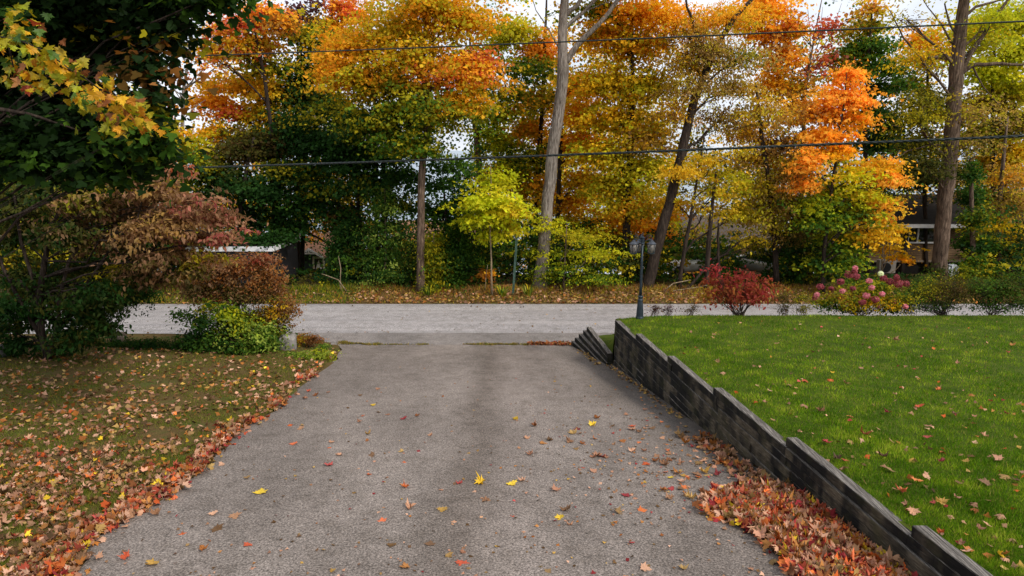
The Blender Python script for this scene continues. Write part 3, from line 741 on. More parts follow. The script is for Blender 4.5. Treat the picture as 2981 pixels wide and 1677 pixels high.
# small cottage with a trussed gable, left
KY = 45.0
def kx(px): return float(at_y(px, 740, KY)[0])
def kz(py): return float(at_y(910, py, KY)[2])
kc = kx(903); kg = gz(kc, KY)
ct = thing('small_cottage', 'small dark green cottage with a white trussed gable and curtained window', 'cottage', (kc, KY, kg))
kl, kr = kx(868), kx(944); ke, kp = kz(745), kz(723)
MB().prism([(kl + .12, kg - .3), (kl + .12, ke), (kc, kp - .05), (kr - .12, ke), (kr - .12, kg - .3)], 'y', KY, KY + 4).build('wall', M['dark_green'], ct)
rk = MB().prism([(kl - .08, ke - .02), (kc, kp + .08), (kr + .08, ke - .02), (kr + .08, ke - .10), (kc, kp), (kl - .08, ke - .10)], 'y', KY - .35, KY + 4.3).build('roof', M['shingle_brown'], ct)
for s, xe in ((-1, kl), (1, kr)):
    MB().prism([(kc, kp + .07), (xe + s * .06, ke - .03), (xe + s * .06, ke - .16), (kc, kp - .07)], 'y', KY - .41, KY - .355).build('bargeboard', M['white'], rk)
tr = MB(); zt_ = kz(736)
tr.box((kc, KY - .38, zt_), (1.05, .04, .07)); tr.box((kc, KY - .385, (zt_ + kp) / 2), (.07, .045, kp - zt_))
tr.tube([(kc, KY - .38, zt_ + .02), (kc - .3, KY - .38, zt_ + .26)], .03, 4); tr.tube([(kc, KY - .38, zt_ + .02), (kc + .3, KY - .38, zt_ + .26)], .03, 4)
tr.build('truss', M['white'], rk)
kw0, kw1, kw2, kw3 = kx(914), kx(939), kz(782), kz(752)
wm = MB()
for a in ((kw0 - .1, kw1 + .1, kw3, kw3 + .12), (kw0 - .1, kw0, kw2, kw3), (kw1, kw1 + .1, kw2, kw3)): wm.box(((a[0] + a[1]) / 2, KY - .03, (a[2] + a[3]) / 2), (a[1] - a[0], .05, a[3] - a[2]))
kwn = wm.build('window', M['cream'], ct)
bbox('pane', kw0, kw1, KY - .02, KY - .004, kw2, kw3, M['pane'], kwn)
MB().prism([(kw0 + .08, kw2), ((kw0 + kw1) / 2, kw3 - .12), (kw1 - .08, kw2)], 'y', KY - .034, KY - .022).build('curtain', M['curtain'], kwn)
# main roof running off behind the little gable
MB().prism([(KY + 1.6, kz(745)), (KY + 4.2, kz(698)), (KY + 6.8, kz(745))], 'x', kx(850), kx(985)).build('rear_roof', M['shingle_brown'], ct)
bbox('rear_wall', kx(856), kx(980), KY + 2.0, KY + 6.5, kg - .6, kz(745) - .004, M['dark_green'], ct)
# black flat roofed shed with a white fascia, left
SY = 29.6
cx1 = float(at_y(795, 725, SY)[0]); cx0 = float(at_y(540, 725, SY)[0]); sg = gz(cx1, SY); stp = float(at_y(795, 718, SY)[2]); sb = float(at_y(795, 732, SY)[2])
sh = thing('black_shed', 'flat roofed black shed with a white fascia behind the rusty bush', 'shed', ((cx0 + cx1) / 2, SY, sg))
bbox('wall', cx0 + .1, cx1 - .08, SY + .1, SY + 3.6, sg - .5, sb, M['black'], sh)
rs = bbox('roof', cx0 + .02, cx1 - .02, SY + .04, SY + 3.7, sb + .002, stp - .02, M['shingle_dark'], sh)
bbox('fascia', cx0, cx1, SY - .01, SY + .035, sb, stp, M['white'], rs); bbox('fascia', cx1 - .015, cx1 + .03, SY + .04, SY + 3.72, sb, stp, M['white'], rs)
for k in range(11):
    q = cx0 + .12 + k * (cx1 - cx0 - .2) / 11
    bbox('wall_board', q, q + (cx1 - cx0 - .2) / 11 - .02, SY + .075, SY + .098, sg - .3, sb - .01, M['black'], sh)

# ================================================================== CARS
def car(label, paint, loc, rz, group='cars parked beyond the road'):
    o = thing('parked_car', label, 'car', loc, group); co, si = math.cos(rz), math.sin(rz)
    def W(p): return (loc[0] + p[0] * co - p[1] * si, loc[1] + p[0] * si + p[1] * co, loc[2] + p[2])
    def put(m, nm, mat, par, sm=False): m.V = [W(v) for v in m.V]; return m.build(nm, mat, par, sm)
    def loft(secs):
        m = MB(); V = []; k = 12
        for x, z0, z1, hw, tw in secs:
            for i in range(k):
                a = 2 * math.pi * (i + .5) / k; cx_, cz_ = math.cos(a), math.sin(a)
                sx = math.copysign(abs(cx_) ** .45, cx_); sz = math.copysign(abs(cz_) ** .45, cz_)
                w = hw if sz < 0 else hw + (tw - hw) * max(0, sz)
                V.append((x, sx * w, (z0 + z1) / 2 + sz * (z1 - z0) / 2))
        n = len(secs); F = [(i * k + j, i * k + (j + 1) % k, (i + 1) * k + (j + 1) % k, (i + 1) * k + j) for i in range(n - 1) for j in range(k)]
        F += [tuple(range(k - 1, -1, -1)), tuple((n - 1) * k + j for j in range(k))]
        return m.add(V, F)
    body = put(loft([(-2.2, .42, .72, .72, .66), (-2.1, .3, .82, .84, .78), (-1.5, .24, .93, .9, .84), (-.6, .22, .97, .9, .84), (.9, .22, .97, .9, .84), (1.7, .24, .98, .9, .84), (2.1, .32, .95, .84, .78), (2.2, .42, .85, .74, .7)]), 'body', paint, o, True)
    put(loft([(-1.05, .9, .96, .78, .74), (-.35, .9, 1.40, .8, .62), (.3, .9, 1.47, .8, .62), (1.2, .9, 1.42, .8, .62), (1.95, .9, .98, .76, .7)]), 'glasshouse', M['pane'], body, True)
    put(loft([(-.3, 1.40, 1.445, .60, .56), (.3, 1.45, 1.50, .62, .56), (1.15, 1.41, 1.455, .61, .56)]), 'roof_panel', paint, body, True)
    for y in (-.6, .6): put(MB().box((-2.14, y, .70), (.1, .3, .13)), 'headlight', M['headlight'], body)
    for x in (-1.35, 1.35):
        for y in (-.80, .80):
            w = put(MB().tube([(x, y - .1, .33), (x, y + .1, .33)], .33, 18), 'wheel', M['tyre'], o)
            put(MB().tube([(x, y - .115, .33), (x, y + .115, .33)], .2, 12), 'rim', M['rim'], w)
    return o
def on_g(px, y): 
    p = at_y(px, 800, y); return (float(p[0]), y, gz(p[0], y))
q = on_g(2975, 35.2); car('shiny black car nosing in at the right edge under the trees', M['car_black'], (q[0] + .3, q[1], q[2]), R(14))
q = on_g(2222, 36.5); car('silver blue car half hidden behind the crimson bush', M['car_silver'], q, R(-60))
q = on_g(2010, 38.0); car('white car glimpsed between the thin trunks behind the lamp post', M['car_white'], (q[0], q[1], q[2]), R(20))


# ================================================================== WOODS ACROSS THE ROAD
G1 = 'trees across the road'
MT = 'maple_tree'
tree(MT, 'maple with a straight bare grey trunk and orange green crown left of the lamp post', 29.5,
     [(1222, 852, .19), (1225, 700, .165), (1227, 560, .16), (1229, 470, .15), (1240, 400, .12), (1236, 280, .10), (1232, 150, .07), (1240, 0, .05), (1245, -140, .03)],
     [(1230, 330, 190, 90, 'OL*4 G*3'), (1110, 250, 150, 80, 'OR OL*4 G'), (1330, 215, 130, 70, 'OR*4 RD OL'), (1395, 175, 50, 45, 'RD*2 OR'), (1020, 140, 120, 60, 'OR*3 GO*2 OL'),
      (1150, 90, 160, 70, 'OL*4 OR GO'), (1330, 60, 120, 60, 'OR*2 OL*2'), (985, 215, 90, 50, 'OR*3 OL'), (1345, 300, 90, 45, 'OL*2 OR*2'), (1085, 365, 110, 60, 'DG*2 OL'),
      (1200, 170, 130, 60, 'OR OL*3 GO'), (1250, 20, 150, 50, 'OL*2 OR'), (1200, 430, 120, 50, 'G*2 OL'), (1180, -110, 190, 80, 'OR*2 OL', .5)],
     M['bark_brown'], leaf=.135, tmpl=TQ, stems=[[(1229, 470, .09), (1213, 440, .075), (1207, 390, .06), (1200, 300, .04)]])
tree(MT, 'tall leaning pale grey trunk with a forked limb, at mid picture', 30.3,
     [(1572, 860, .31), (1582, 720, .28), (1596, 570, .265), (1610, 440, .255), (1630, 300, .25), (1640, 200, .25), (1638, 90, .2), (1645, -20, .17), (1650, -160, .1)],
     [(1720, -120, 200, 90, 'GO*2 OL', .5), (1560, -130, 150, 80, 'OL GO', .5), (1840, -90, 120, 70, 'OR GO', .5)],
     M['bark_grey'], leaf=.14, stems=[[(1640, 190, .14), (1690, 120, .12), (1745, 70, .10), (1800, 0, .085), (1850, -90, .05)], [(1640, 50, .1), (1680, 15, .09), (1720, -60, .06)],
      [(1632, 150, .035), (1600, 90, .03), (1560, 30, .02), (1545, -20, .012)]])
tree(MT, 'slender dark trunked maple with orange top close behind the pale leaning trunk', 37.0,
     [(1560, 850, .14), (1558, 640, .13), (1572, 420, .12), (1582, 220, .10), (1590, 40, .06), (1592, -60, .03)],
     [(1575, 150, 70, 60, 'OR*4 RD'), (1500, 90, 90, 50, 'OL*2 YG', .7), (1530, 200, 110, 40, 'G*2 OL'), (1560, 290, 110, 50, 'OL*2 OR G'), (1540, 380, 80, 50, 'OR*2 OL'), (1590, 450, 70, 50, 'G OL'),
      (1560, 540, 90, 50, 'GO OR OL'), (1500, 480, 70, 50, 'G*2 OL')], M['bark_dark'], leaf=.15)
tree(MT, 'thin dark trunk in gold foliage just right of the pale leaning trunk', 35.0,
     [(1625, 850, .13), (1622, 640, .12), (1630, 480, .11), (1635, 330, .09), (1640, 200, .05)],
     [(1690, 330, 80, 60, 'GO*3 OR'), (1680, 420, 90, 60, 'GO*2 OR*2'), (1690, 250, 70, 50, 'OR*2 GO'), (1700, 530, 80, 50, 'GO*3 OL'), (1655, 590, 70, 45, 'OR GO'), (1690, 660, 90, 45, 'YG OL GO')], M['bark_dark'], leaf=.145)
tree('poplar_tree', 'loose yellow green tree with a tilted trunk against the lake view', 37.0,
     [(1412, 850, .2), (1410, 640, .18), (1394, 470, .17), (1382, 350, .15), (1372, 220, .1), (1368, 90, .05)],
     [(1440, 330, 70, 70, 'YG*2 LM G', .7), (1450, 420, 80, 60, 'YG*2 LM', .8), (1400, 170, 100, 45, 'YG G', .5), (1460, 110, 110, 50, 'YG*2 LM', .5), (1410, 260, 60, 45, 'G YG', .6), (1480, 500, 70, 60, 'YG*2 GO', .8),
      (1500, 270, 60, 40, 'YG G', .5), (1370, 60, 90, 45, 'YG OR', .5)], M['bark_brown'], leaf=.15)
tree('maple_sapling', 'lime yellow maple sapling on a thin stem beside the green marker post', 28.9,
     [(1432, 852, .045), (1430, 760, .035), (1427, 660, .03), (1430, 540, .02), (1428, 470, .01)],
     [(1430, 590, 85, 50, 'LM*3 YG'), (1400, 640, 80, 38, 'LM*3 YG*2'), (1470, 655, 70, 38, 'LM*2 YE YG'), (1430, 690, 60, 22, 'LM*2 YG'), (1445, 530, 60, 40, 'YG*2 LM'), (1380, 600, 50, 28, 'LM YG'), (1500, 610, 55, 35, 'LM YE')],
     M['bark_pale'], leaf=.14, tmpl=TS, cl_r=.38, flat=.22)
tree('maple_sapling', 'tiny orange leaved sapling at the foot of the thin lime yellow one', 29.6, [(1412, 852, .02), (1415, 800, .012), (1420, 770, .008)],
     [(1415, 800, 28, 26, 'OR*2 RU', .8)], M['bark_pale'], leaf=.12, tmpl=TS, cl_r=.2, twigs=3)
for a in (('dark green tree with two close black trunks left of the straight grey trunk', 32.5, [(1097, 850, .11), (1096, 600, .10), (1094, 420, .09), (1090, 250, .05)],
           [(1080, 450, 110, 55, 'DG*3 G'), (1000, 400, 110, 55, 'DG*3'), (1150, 520, 90, 45, 'DG*2 G'), (1060, 540, 110, 50, 'DG*3 OL'), (980, 330, 100, 55, 'DG*2 OL'), (1010, 480, 100, 45, 'DG*3'), (1140, 590, 80, 40, 'DG*2 OL')],
           [[(1118, 852, .1), (1118, 640, .09), (1116, 430, .07)]]),
          ('spreading dark green maple with a dark trunk above the little trussed cottage', 33.5, [(1044, 850, .13), (1046, 660, .12), (1040, 520, .10), (1030, 400, .07), (1010, 300, .03)],
           [(930, 430, 110, 50, 'DG*4'), (890, 500, 110, 45, 'DG*3 OL'), (860, 370, 90, 50, 'DG*3'), (950, 560, 110, 45, 'DG*2 OL G'), (1000, 630, 80, 45, 'DG*2 G RU'), (900, 600, 100, 40, 'DG*3 G'), (850, 655, 80, 35, 'G DG*2')], []),
          ('tall blue green tree rising left of the orange crown', 36.0, [(880, 850, .13), (884, 600, .12), (888, 400, .10), (880, 200, .07), (870, 60, .03)],
           [(890, 225, 75, 50, 'DG*4'), (860, 290, 80, 45, 'DG*3 G'), (930, 170, 60, 45, 'DG*2 OL'), (900, 110, 60, 40, 'DG OL'), (850, 420, 90, 55, 'DG*2 G'), (930, 290, 70, 50, 'DG OL')], []),
          ('low dark leafy tree right of the straight grey trunk with lake gaps above', 31.5, [(1300, 850, .10), (1302, 700, .08), (1296, 600, .06), (1290, 520, .03)],
           [(1290, 545, 85, 35, 'DG*2 G', .7), (1340, 590, 70, 35, 'DG*2 G', .7), (1265, 610, 80, 40, 'G*2 DG', .8), (1330, 650, 80, 35, 'DG*2', .8), (1290, 490, 70, 25, 'DG G', .5), (1345, 480, 60, 25, 'G', .4)], [])):
    tree(MT, a[0], a[1], a[2], a[3], M['bark_dark'], leaf=.15, stems=a[4])
CE = 'cedar_tree'
for lab, Y, x, yt, rx, pal in (('bushy green cedar close left of the straight grey trunk', 30.6, 1120, 560, 85, 'G*2 DG*2 LG'), ('soft green cedar between the grey trunk and the lime sapling', 30.8, 1320, 670, 95, 'G*3 DG'),
                               ('low yellow green cedar hugging the right of the straight grey trunk', 29.9, 1262, 690, 40, 'G OL*2'), ('dark cedar low behind the dead twigs near the cottage', 31.5, 1010, 660, 70, 'DG*3 G')):
    bl = []; 
    for k in range(7):
        f_ = k / 6; yy = yt + (845 - yt) * f_; bl.append((x + random.uniform(-.3, .3) * rx * f_, yy, rx * (.3 + .7 * math.sin(min(1, f_ + .15) * 1.9)), 30, pal, 1.0, random.uniform(-.3, .3)))
    tree(CE, lab, Y, [(x, 852, .07), (x + 3, (852 + yt) / 2, .05), (x, yt - 10, .015)], bl, M['bark_brown'], leaf=.12, tmpl=TE, cl_r=.36, flat=.5, droop=.9, twigs=3)
# orange, red and gold trees, upper left
tree('birch_tree', 'nearly leafless thin grey tree against the pale sky at upper left', 33.0,
     [(528, 850, .11), (528, 600, .10), (530, 400, .09), (535, 260, .075), (555, 130, .045), (560, 20, .02)], [(600, 200, 60, 40, 'RD OR', .12), (480, 220, 60, 50, 'OR RD', .07), (520, 110, 50, 50, 'OR', .04), (600, 110, 60, 50, 'RD', .1)],
     M['bark_grey'], leaf=.13, twigs=26, stems=[[(535, 260, .05), (590, 225, .035), (650, 180, .02), (690, 130, .01)], [(533, 300, .03), (500, 250, .02), (465, 220, .01)], [(532, 350, .03), (570, 310, .02), (600, 290, .01)], [(545, 190, .03), (510, 130, .02), (490, 60, .01)]])
tree(MT, 'red and orange crowned maple under the dark overhanging branch', 34.0, [(790, 850, .14), (800, 600, .13), (790, 380, .11), (770, 220, .08), (740, 80, .04)],
     [(690, 130, 80, 50, 'RD*2 OL OR', .8), (620, 160, 60, 50, 'RD OR OL', .6), (735, 70, 70, 40, 'RD*2 OR', .7), (690, 70, 50, 35, 'RD*2', .6), (770, 40, 80, 40, 'OR*3 RD', .9), (760, 130, 70, 40, 'OL OR', .8), (640, 100, 55, 35, 'OR OL', .6),
      (820, 70, 60, 40, 'OR*2 BR', .8)], M['bark_dark'], leaf=.15)
tree(MT, 'golden maple with a thin curved trunk behind a vivid red spray', 35.5, [(812, 850, .12), (814, 560, .11), (808, 400, .09), (790, 310, .08), (775, 230, .05), (760, 180, .03)],
     [(700, 250, 110, 40, 'GO*2 OL OR'), (790, 270, 60, 45, 'YE*3 GO'), (780, 200, 80, 40, 'OL G'), (680, 328, 55, 20, 'RD*4 OR', 1.3), (750, 330, 80, 45, 'GO OL*2'), (620, 300, 70, 50, 'OR*2 GO', .8), (820, 370, 80, 45, 'OL*2 GO'), (720, 400, 80, 45, 'OL DO', .9),
      (630, 390, 60, 50, 'GO OR YG', .7), (600, 450, 80, 40, 'YG G', .7)], M['bark_dark'], leaf=.15)
tree(MT, 'dusky purple brown leaved tree poking above the canopy at upper left', 38.0, [(870, 850, .12), (868, 400, .1), (866, 120, .06), (866, 20, .03)],
     [(865, 45, 45, 35, 'PU*3 BR', .7), (905, 70, 40, 35, 'PU*2 BR', .6), (850, 100, 50, 40, 'BR*2 RU', .8), (920, 20, 35, 30, 'PU', .4)], M['bark_dark'], leaf=.16)
tree(MT, 'orange red tree with its top in the sky left of the tallest orange crown', 39.0, [(985, 850, .12), (985, 400, .1), (985, 80, .06), (985, 10, .03)],
     [(985, 20, 55, 45, 'RD*2 OR', .8), (950, 75, 50, 35, 'OR OL', .8), (1040, 40, 50, 35, 'OR*2', .8), (1000, 110, 70, 40, 'GO OR', .9), (970, 200, 60, 50, 'GO OL')], M['bark_dark'], leaf=.16)
tree(MT, 'brownish green tree low behind the lower cable at left', 33.0, [(690, 850, .14), (700, 620, .12), (720, 480, .09), (740, 400, .05)],
     [(700, 440, 90, 45, 'DO*2 BR'), (770, 420, 70, 55, 'DO*2 BR'), (660, 540, 110, 55, 'DG*3 DO'), (770, 560, 90, 50, 'DG*3'), (700, 630, 110, 45, 'DG*3 DO'), (820, 500, 80, 45, 'DG*2 OL'), (600, 500, 80, 45, 'DO DG OL'), (640, 692, 90, 17, 'DG*3 DO', 1.2, -3.0), (760, 695, 90, 15, 'DG*3', 1.2, -2.6), (850, 700, 40, 18, 'DG*3', 1.0, -2.0), (560, 690, 60, 20, 'DG*2 OL', 1.2, -3.0)], M['bark_dark'], leaf=.15)
tree(MT, 'pale yellow green tree showing above the brown leaved shrub at far left', 32.0, [(500, 850, .12), (500, 620, .1), (505, 450, .07), (510, 330, .03)],
     [(470, 390, 70, 45, 'OR YG GO', .8), (540, 420, 60, 45, 'YG*2 OR', .8), (430, 320, 60, 40, 'RD OR', .6), (480, 450, 80, 40, 'G YG', .9), (400, 430, 70, 50, 'G OL')], M['bark_dark'], leaf=.15)
tree(MT, 'green and gold tree glimpsed behind the stems at the far left edge', 27.5, [(60, 880, .16), (70, 700, .14), (60, 500, .1), (50, 380, .05)],
     [(40, 520, 130, 60, 'DG G OL'), (160, 600, 120, 55, 'DO OL DG'), (20, 640, 110, 55, 'DO OL G'), (120, 720, 120, 50, 'OL DO*2'), (20, 770, 100, 45, 'GO DO DG'), (230, 520, 110, 60, 'DG G'), (-80, 600, 120, 120, 'OL DG'), (230, 700, 90, 50, 'DG*2 OL'), (100, 820, 130, 40, 'DG DO')], M['bark_dark'], leaf=.13)
tree(MT, 'dark leafy tree behind the brown shrubby tree, left of the black shed', 29.0, [(340, 870, .14), (345, 700, .12), (350, 520, .08), (355, 420, .04)],
     [(340, 480, 100, 50, 'DG OL'), (300, 580, 110, 55, 'DG*2 OL'), (420, 540, 100, 50, 'DG OL RU'), (330, 670, 110, 50, 'DG*2 OL'), (430, 640, 90, 45, 'DG OL'), (300, 760, 120, 40, 'DG*2 DO'), (420, 730, 90, 40, 'DG DO'), (500, 690, 70, 30, 'DG OL')], M['bark_dark'], leaf=.13)
# gold mass between the pale trunk and the leaning dark trunk
tree(MT, 'big gold and olive maple with a straight black trunk left of the lantern', 32.0,
     [(1823, 852, .19), (1822, 720, .18), (1828, 560, .17), (1838, 400, .15), (1842, 270, .11), (1840, 120, .07), (1840, 0, .04)],
     [(1760, 110, 110, 60, 'OR OL GO'), (1850, 130, 110, 60, 'OL*2 GO OR'), (1770, 240, 110, 70, 'GO*2 OL*2'), (1880, 250, 90, 65, 'OL*2 GO YG'), (1800, 350, 120, 70, 'OL*2 GO*2 YG'), (1760, 450, 100, 60, 'OL*2 GO YG'), (1880, 400, 80, 60, 'OL GO TN'),
      (1870, 490, 90, 50, 'OL*2 YG'), (1780, 550, 100, 50, 'OL*2 YG GO'), (1850, 610, 90, 40, 'OL*2 OR'), (1850, 40, 130, 50, 'OR*2 GO'), (1740, 30, 90, 45, 'G OL', .7), (1840, -90, 160, 60, 'OR GO', .5)], M['bark_dark'], leaf=.14, tmpl=TQ)
tree(MT, 'orange boughed young maple directly behind the lamp post lanterns', 33.5, [(1860, 850, .08), (1862, 720, .07), (1865, 620, .05), (1870, 560, .03)],
     [(1870, 665, 80, 28, 'OR*2 GO BO'), (1930, 690, 60, 22, 'BO OR', .9), (1810, 640, 70, 30, 'GO OR'), (1900, 745, 80, 22, 'GO YE OL', .9), (1950, 620, 50, 25, 'OR GO', .8), (1780, 690, 70, 30, 'OL GO')], M['bark_dark'], leaf=.13, flat=.2)
tree(MT, 'yellow green understory beech in front of the pale leaning trunk foot', 29.6, [(1640, 852, .05), (1642, 790, .045), (1648, 700, .03), (1650, 640, .015)],
     [(1620, 735, 100, 18, 'YG*2 G', .9), (1740, 740, 90, 18, 'YG*2 OL', .9), (1690, 690, 110, 25, 'YG OL*2', .8), (1600, 660, 60, 30, 'YG LM', .7), (1660, 780, 80, 20, 'G YG', .8), (1730, 810, 90, 25, 'G YG', .8), (1580, 800, 70, 30, 'G YG', .8)],
     M['bark_brown'], leaf=.12, tmpl=TE, cl_r=.35, flat=.16, twigs=4)
tree(MT, 'dark trunk leaning right behind the lamp post, draped in brown vine leaves', 30.2,
     [(1880, 856, .30), (1897, 790, .26), (1922, 690, .235), (1950, 590, .22), (1970, 510, .21), (1995, 400, .19), (2022, 290, .17), (2050, 220, .15), (2085, 130, .12), (2140, 50, .1), (2205, -20, .07)],
     [(2060, 150, 90, 60, 'TN*2 BR OL'), (1985, 190, 80, 45, 'TN OL GO', .9), (2000, 260, 90, 45, 'TN*2 OL', .8), (2130, 250, 80, 55, 'TN*2 OL', .7), (2100, 340, 80, 60, 'TN BR OL', .6), (2020, 90, 90, 50, 'OR OL TN'), (1950, 60, 90, 50, 'OR GO'),
      (2160, 170, 80, 45, 'OL G TN', .8), (2110, 60, 100, 50, 'OR*2 OL'), (1960, 330, 60, 50, 'TN GO', .6)], M['bark_dark'], leaf=.12, tmpl=TE, droop=1.0,
     stems=[[(2060, 190, .09), (2030, 100, .07), (2000, 20, .05), (1990, -60, .03)]])
tree('beech_tree', 'yellow leaved beech spreading beside the leaning trunk over the grey roof', 29.9, [(1975, 852, .10), (1990, 740, .09), (2010, 640, .07), (2030, 520, .05), (2050, 400, .03)],
     [(1990, 500, 85, 30, 'YE*3 GO'), (2060, 470, 70, 25, 'YE*2 OL', .8), (2080, 560, 90, 28, 'YE*2 YG'), (2160, 540, 80, 25, 'YE YG OL', .8), (2060, 610, 100, 22, 'YE*2 OL', .8), (1950, 590, 60, 25, 'YE GO', .9), (2150, 620, 90, 28, 'YE OL*2', .8),
      (2100, 510, 80, 22, 'OL*2 YG', .6), (2190, 690, 60, 25, 'OL YE', .6), (2150, 440, 60, 22, 'YE OL', .5), (2180, 260, 60, 22, 'YE*2', .5)], M['bark_dark'], leaf=.13, tmpl=TE, cl_r=.36, flat=.2,
     stems=[[(2055, 850, .12), (2062, 720, .11), (2068, 640, .09), (2085, 500, .05)], [(2098, 850, .07), (2090, 740, .06), (2092, 640, .04)]])
tree(MT, 'brown withered tree hanging over the crimson bush', 30.5, [(2260, 852, .13), (2255, 700, .12), (2240, 540, .10), (2215, 380, .08), (2200, 240, .04)],
     [(2230, 330, 80, 55, 'TN*2 GO OL', .7), (2180, 390, 80, 50, 'TN GO', .7), (2270, 420, 80, 60, 'TN*2 BR', .8), (2210, 470, 90, 50, 'TN*2 OL GO', .8), (2300, 510, 80, 55, 'TN*2 OL'), (2220, 560, 90, 50, 'TN OL*2'), (2290, 590, 80, 50, 'TN*2 DO'),
      (2210, 640, 90, 40, 'OL*2 TN', .8), (2330, 640, 70, 45, 'TN DO'), (2300, 690, 80, 35, 'DO*2 TN', .8)], M['bark_dark'], leaf=.13, tmpl=TE, droop=1.2)
tree(MT, 'orange tree with wispy bare twigs above it right of the leaning trunk top', 35.0, [(2330, 850, .12), (2335, 500, .11), (2345, 250, .07), (2380, 60, .03), (2400, -40, .015)],
     [(2180, 50, 90, 45, 'OR*3 OL'), (2240, 100, 70, 45, 'OR*3 TN'), (2300, 80, 55, 40, 'OR*2 RD OL', .8), (2280, 170, 70, 50, 'OR*3 TN', .9), (2310, 250, 60, 50, 'OR TN OL', .7), (2330, 320, 60, 50, 'OR*2 TN', .8), (2410, 80, 40, 45, 'RD*2 PK', .45),
      (2400, 180, 50, 60, 'RD PK', .35), (2250, 250, 60, 50, 'OR GO', .7), (2240, 10, 90, 40, 'OR*2', .8)], M['bark_brown'], leaf=.15,
     stems=[[(2340, 240, .03), (2385, 120, .02), (2395, 20, .008)], [(2345, 220, .03), (2420, 100, .02), (2450, 10, .008)], [(2350, 260, .03), (2360, 120, .02), (2350, 10, .008)]])
tree(MT, 'vivid orange and yellow maple glowing in front of the dark wood at right', 29.2, [(2395, 852, .09), (2400, 720, .08), (2420, 560, .065), (2440, 420, .05), (2460, 280, .03), (2465, 210, .015)],
     [(2470, 225, 50, 35, 'BO*3 OR'), (2440, 275, 80, 38, 'BO*3 OR'), (2500, 290, 45, 30, 'BO*2', .9), (2410, 330, 80, 38, 'BO*2 OR'), (2490, 345, 50, 32, 'BO GO'), (2400, 395, 80, 35, 'OR*3 BO'), (2370, 330, 50, 35, 'OR TN'), (2440, 440, 60, 30, 'OR GO'),
      (2350, 470, 45, 50, 'BO*3 YE'), (2340, 540, 45, 35, 'BO*3'), (2560, 480, 75, 26, 'YE GO BO'), (2500, 510, 80, 28, 'YG LM GO'), (2590, 520, 70, 24, 'BO*2 YE'), (2430, 560, 80, 40, 'YG G LM'), (2530, 570, 70, 28, 'YG LM YE'), (2480, 620, 90, 38, 'G*2 YG LM'),
      (2550, 632, 55, 22, 'GO BO YE'), (2580, 600, 45, 20, 'BO*2 YE'), (2400, 640, 80, 38, 'G*2 YG'), (2530, 690, 80, 24, 'YE GO', .8), (2450, 700, 90, 35, 'G*2 YG'), (2370, 600, 60, 40, 'G YG'), (2400, 770, 80, 38, 'G*2 YG DG'), (2470, 760, 50, 30, 'G YG')],
     M['bark_dark'], leaf=.14, tmpl=TS, cl_r=.42, flat=.22)
tree(MT, 'tall green maple with a rusty tip between the orange maple and the big right trunk', 34.5, [(2520, 850, .13), (2518, 600, .12), (2520, 350, .1), (2530, 150, .06), (2540, 20, .03)],
     [(2540, 30, 45, 30, 'OL RU OR', .8), (2520, 80, 60, 35, 'G OL OR', .9), (2500, 150, 75, 40, 'G*3 OL'), (2540, 200, 75, 40, 'G*3'), (2480, 200, 50, 35, 'G OL'), (2560, 260, 55, 30, 'G DG', .9), (2540, 330, 80, 35, 'DG*2 G'), (2590, 360, 50, 35, 'DG*2 G'), (2560, 410, 70, 35, 'DG*3'),
      (2610, 200, 50, 35, 'G', .5), (2630, 250, 40, 30, 'G', .5), (2540, 130, 60, 40, 'G*2', .8)], M['bark_dark'], leaf=.15)
tree('oak_tree', 'tall dark furrowed trunk with crooked bare limbs near the right edge', 30.6,
     [(2730, 850, .37), (2737, 760, .32), (2748, 620, .31), (2762, 480, .31), (2775, 330, .31), (2785, 200, .28), (2795, 100, .24), (2806, 0, .2), (2812, -120, .12)],
     [(2680, 170, 90, 50, 'GO OL', .35), (2700, 290, 90, 60, 'OL DO', .5), (2660, 350, 80, 60, 'OL DO', .6), (2850, 130, 90, 50, 'YG*2 OL', .5), (2900, 60, 90, 50, 'YG*2', .6), (2680, 420, 80, 50, 'DO*2 OL', .8), (2700, 490, 80, 45, 'DO*2', .8), (2840, 330, 80, 60, 'TN OL', .4),
      (2830, 420, 80, 50, 'TN DO OL', .5), (2640, 60, 70, 40, 'BR OL', .15), (2780, -60, 180, 60, 'OL', .4)],
     M['bark_brown'], leaf=.13, tmpl=TE,
     stems=[[(2780, 250, .12), (2830, 150, .10), (2890, 60, .075), (2950, -20, .05)], [(2775, 175, .09), (2735, 165, .08), (2680, 170, .055), (2630, 110, .035), (2590, 30, .02)],
            [(2785, 225, .10), (2830, 190, .09), (2900, 185, .075), (2970, 190, .05), (3040, 170, .03)], [(2790, 110, .06), (2765, 70, .045), (2750, 10, .03)], [(2773, 130, .05), (2740, 70, .035), (2700, 20, .02), (2670, -30, .01)],
            [(2795, 60, .07), (2840, 20, .06), (2910, 0, .04), (2960, -30, .02)], [(2768, 420, .05), (2700, 425, .04), (2640, 440, .025), (2600, 470, .012)], [(2830, 190, .045), (2860, 250, .03), (2920, 320, .015)], [(2735, 165, .03), (2690, 210, .02), (2640, 250, .01)]], twigs=14)
tree(MT, 'orange yellow tree partly behind the left side of the big right trunk', 38.0, [(2690, 850, .12), (2690, 500, .1), (2700, 250, .07), (2700, 100, .03)],
     [(2690, 120, 60, 45, 'GO*2 OR', .9), (2720, 165, 70, 35, 'GO OR', .8), (2650, 250, 60, 45, 'OL DO', .7), (2700, 330, 80, 50, 'OL*2 TN', .8), (2640, 420, 70, 45, 'DO*2', .9), (2690, 510, 100, 45, 'DO*3'), (2620, 520, 70, 35, 'DO DG')], M['bark_dark'], leaf=.16)
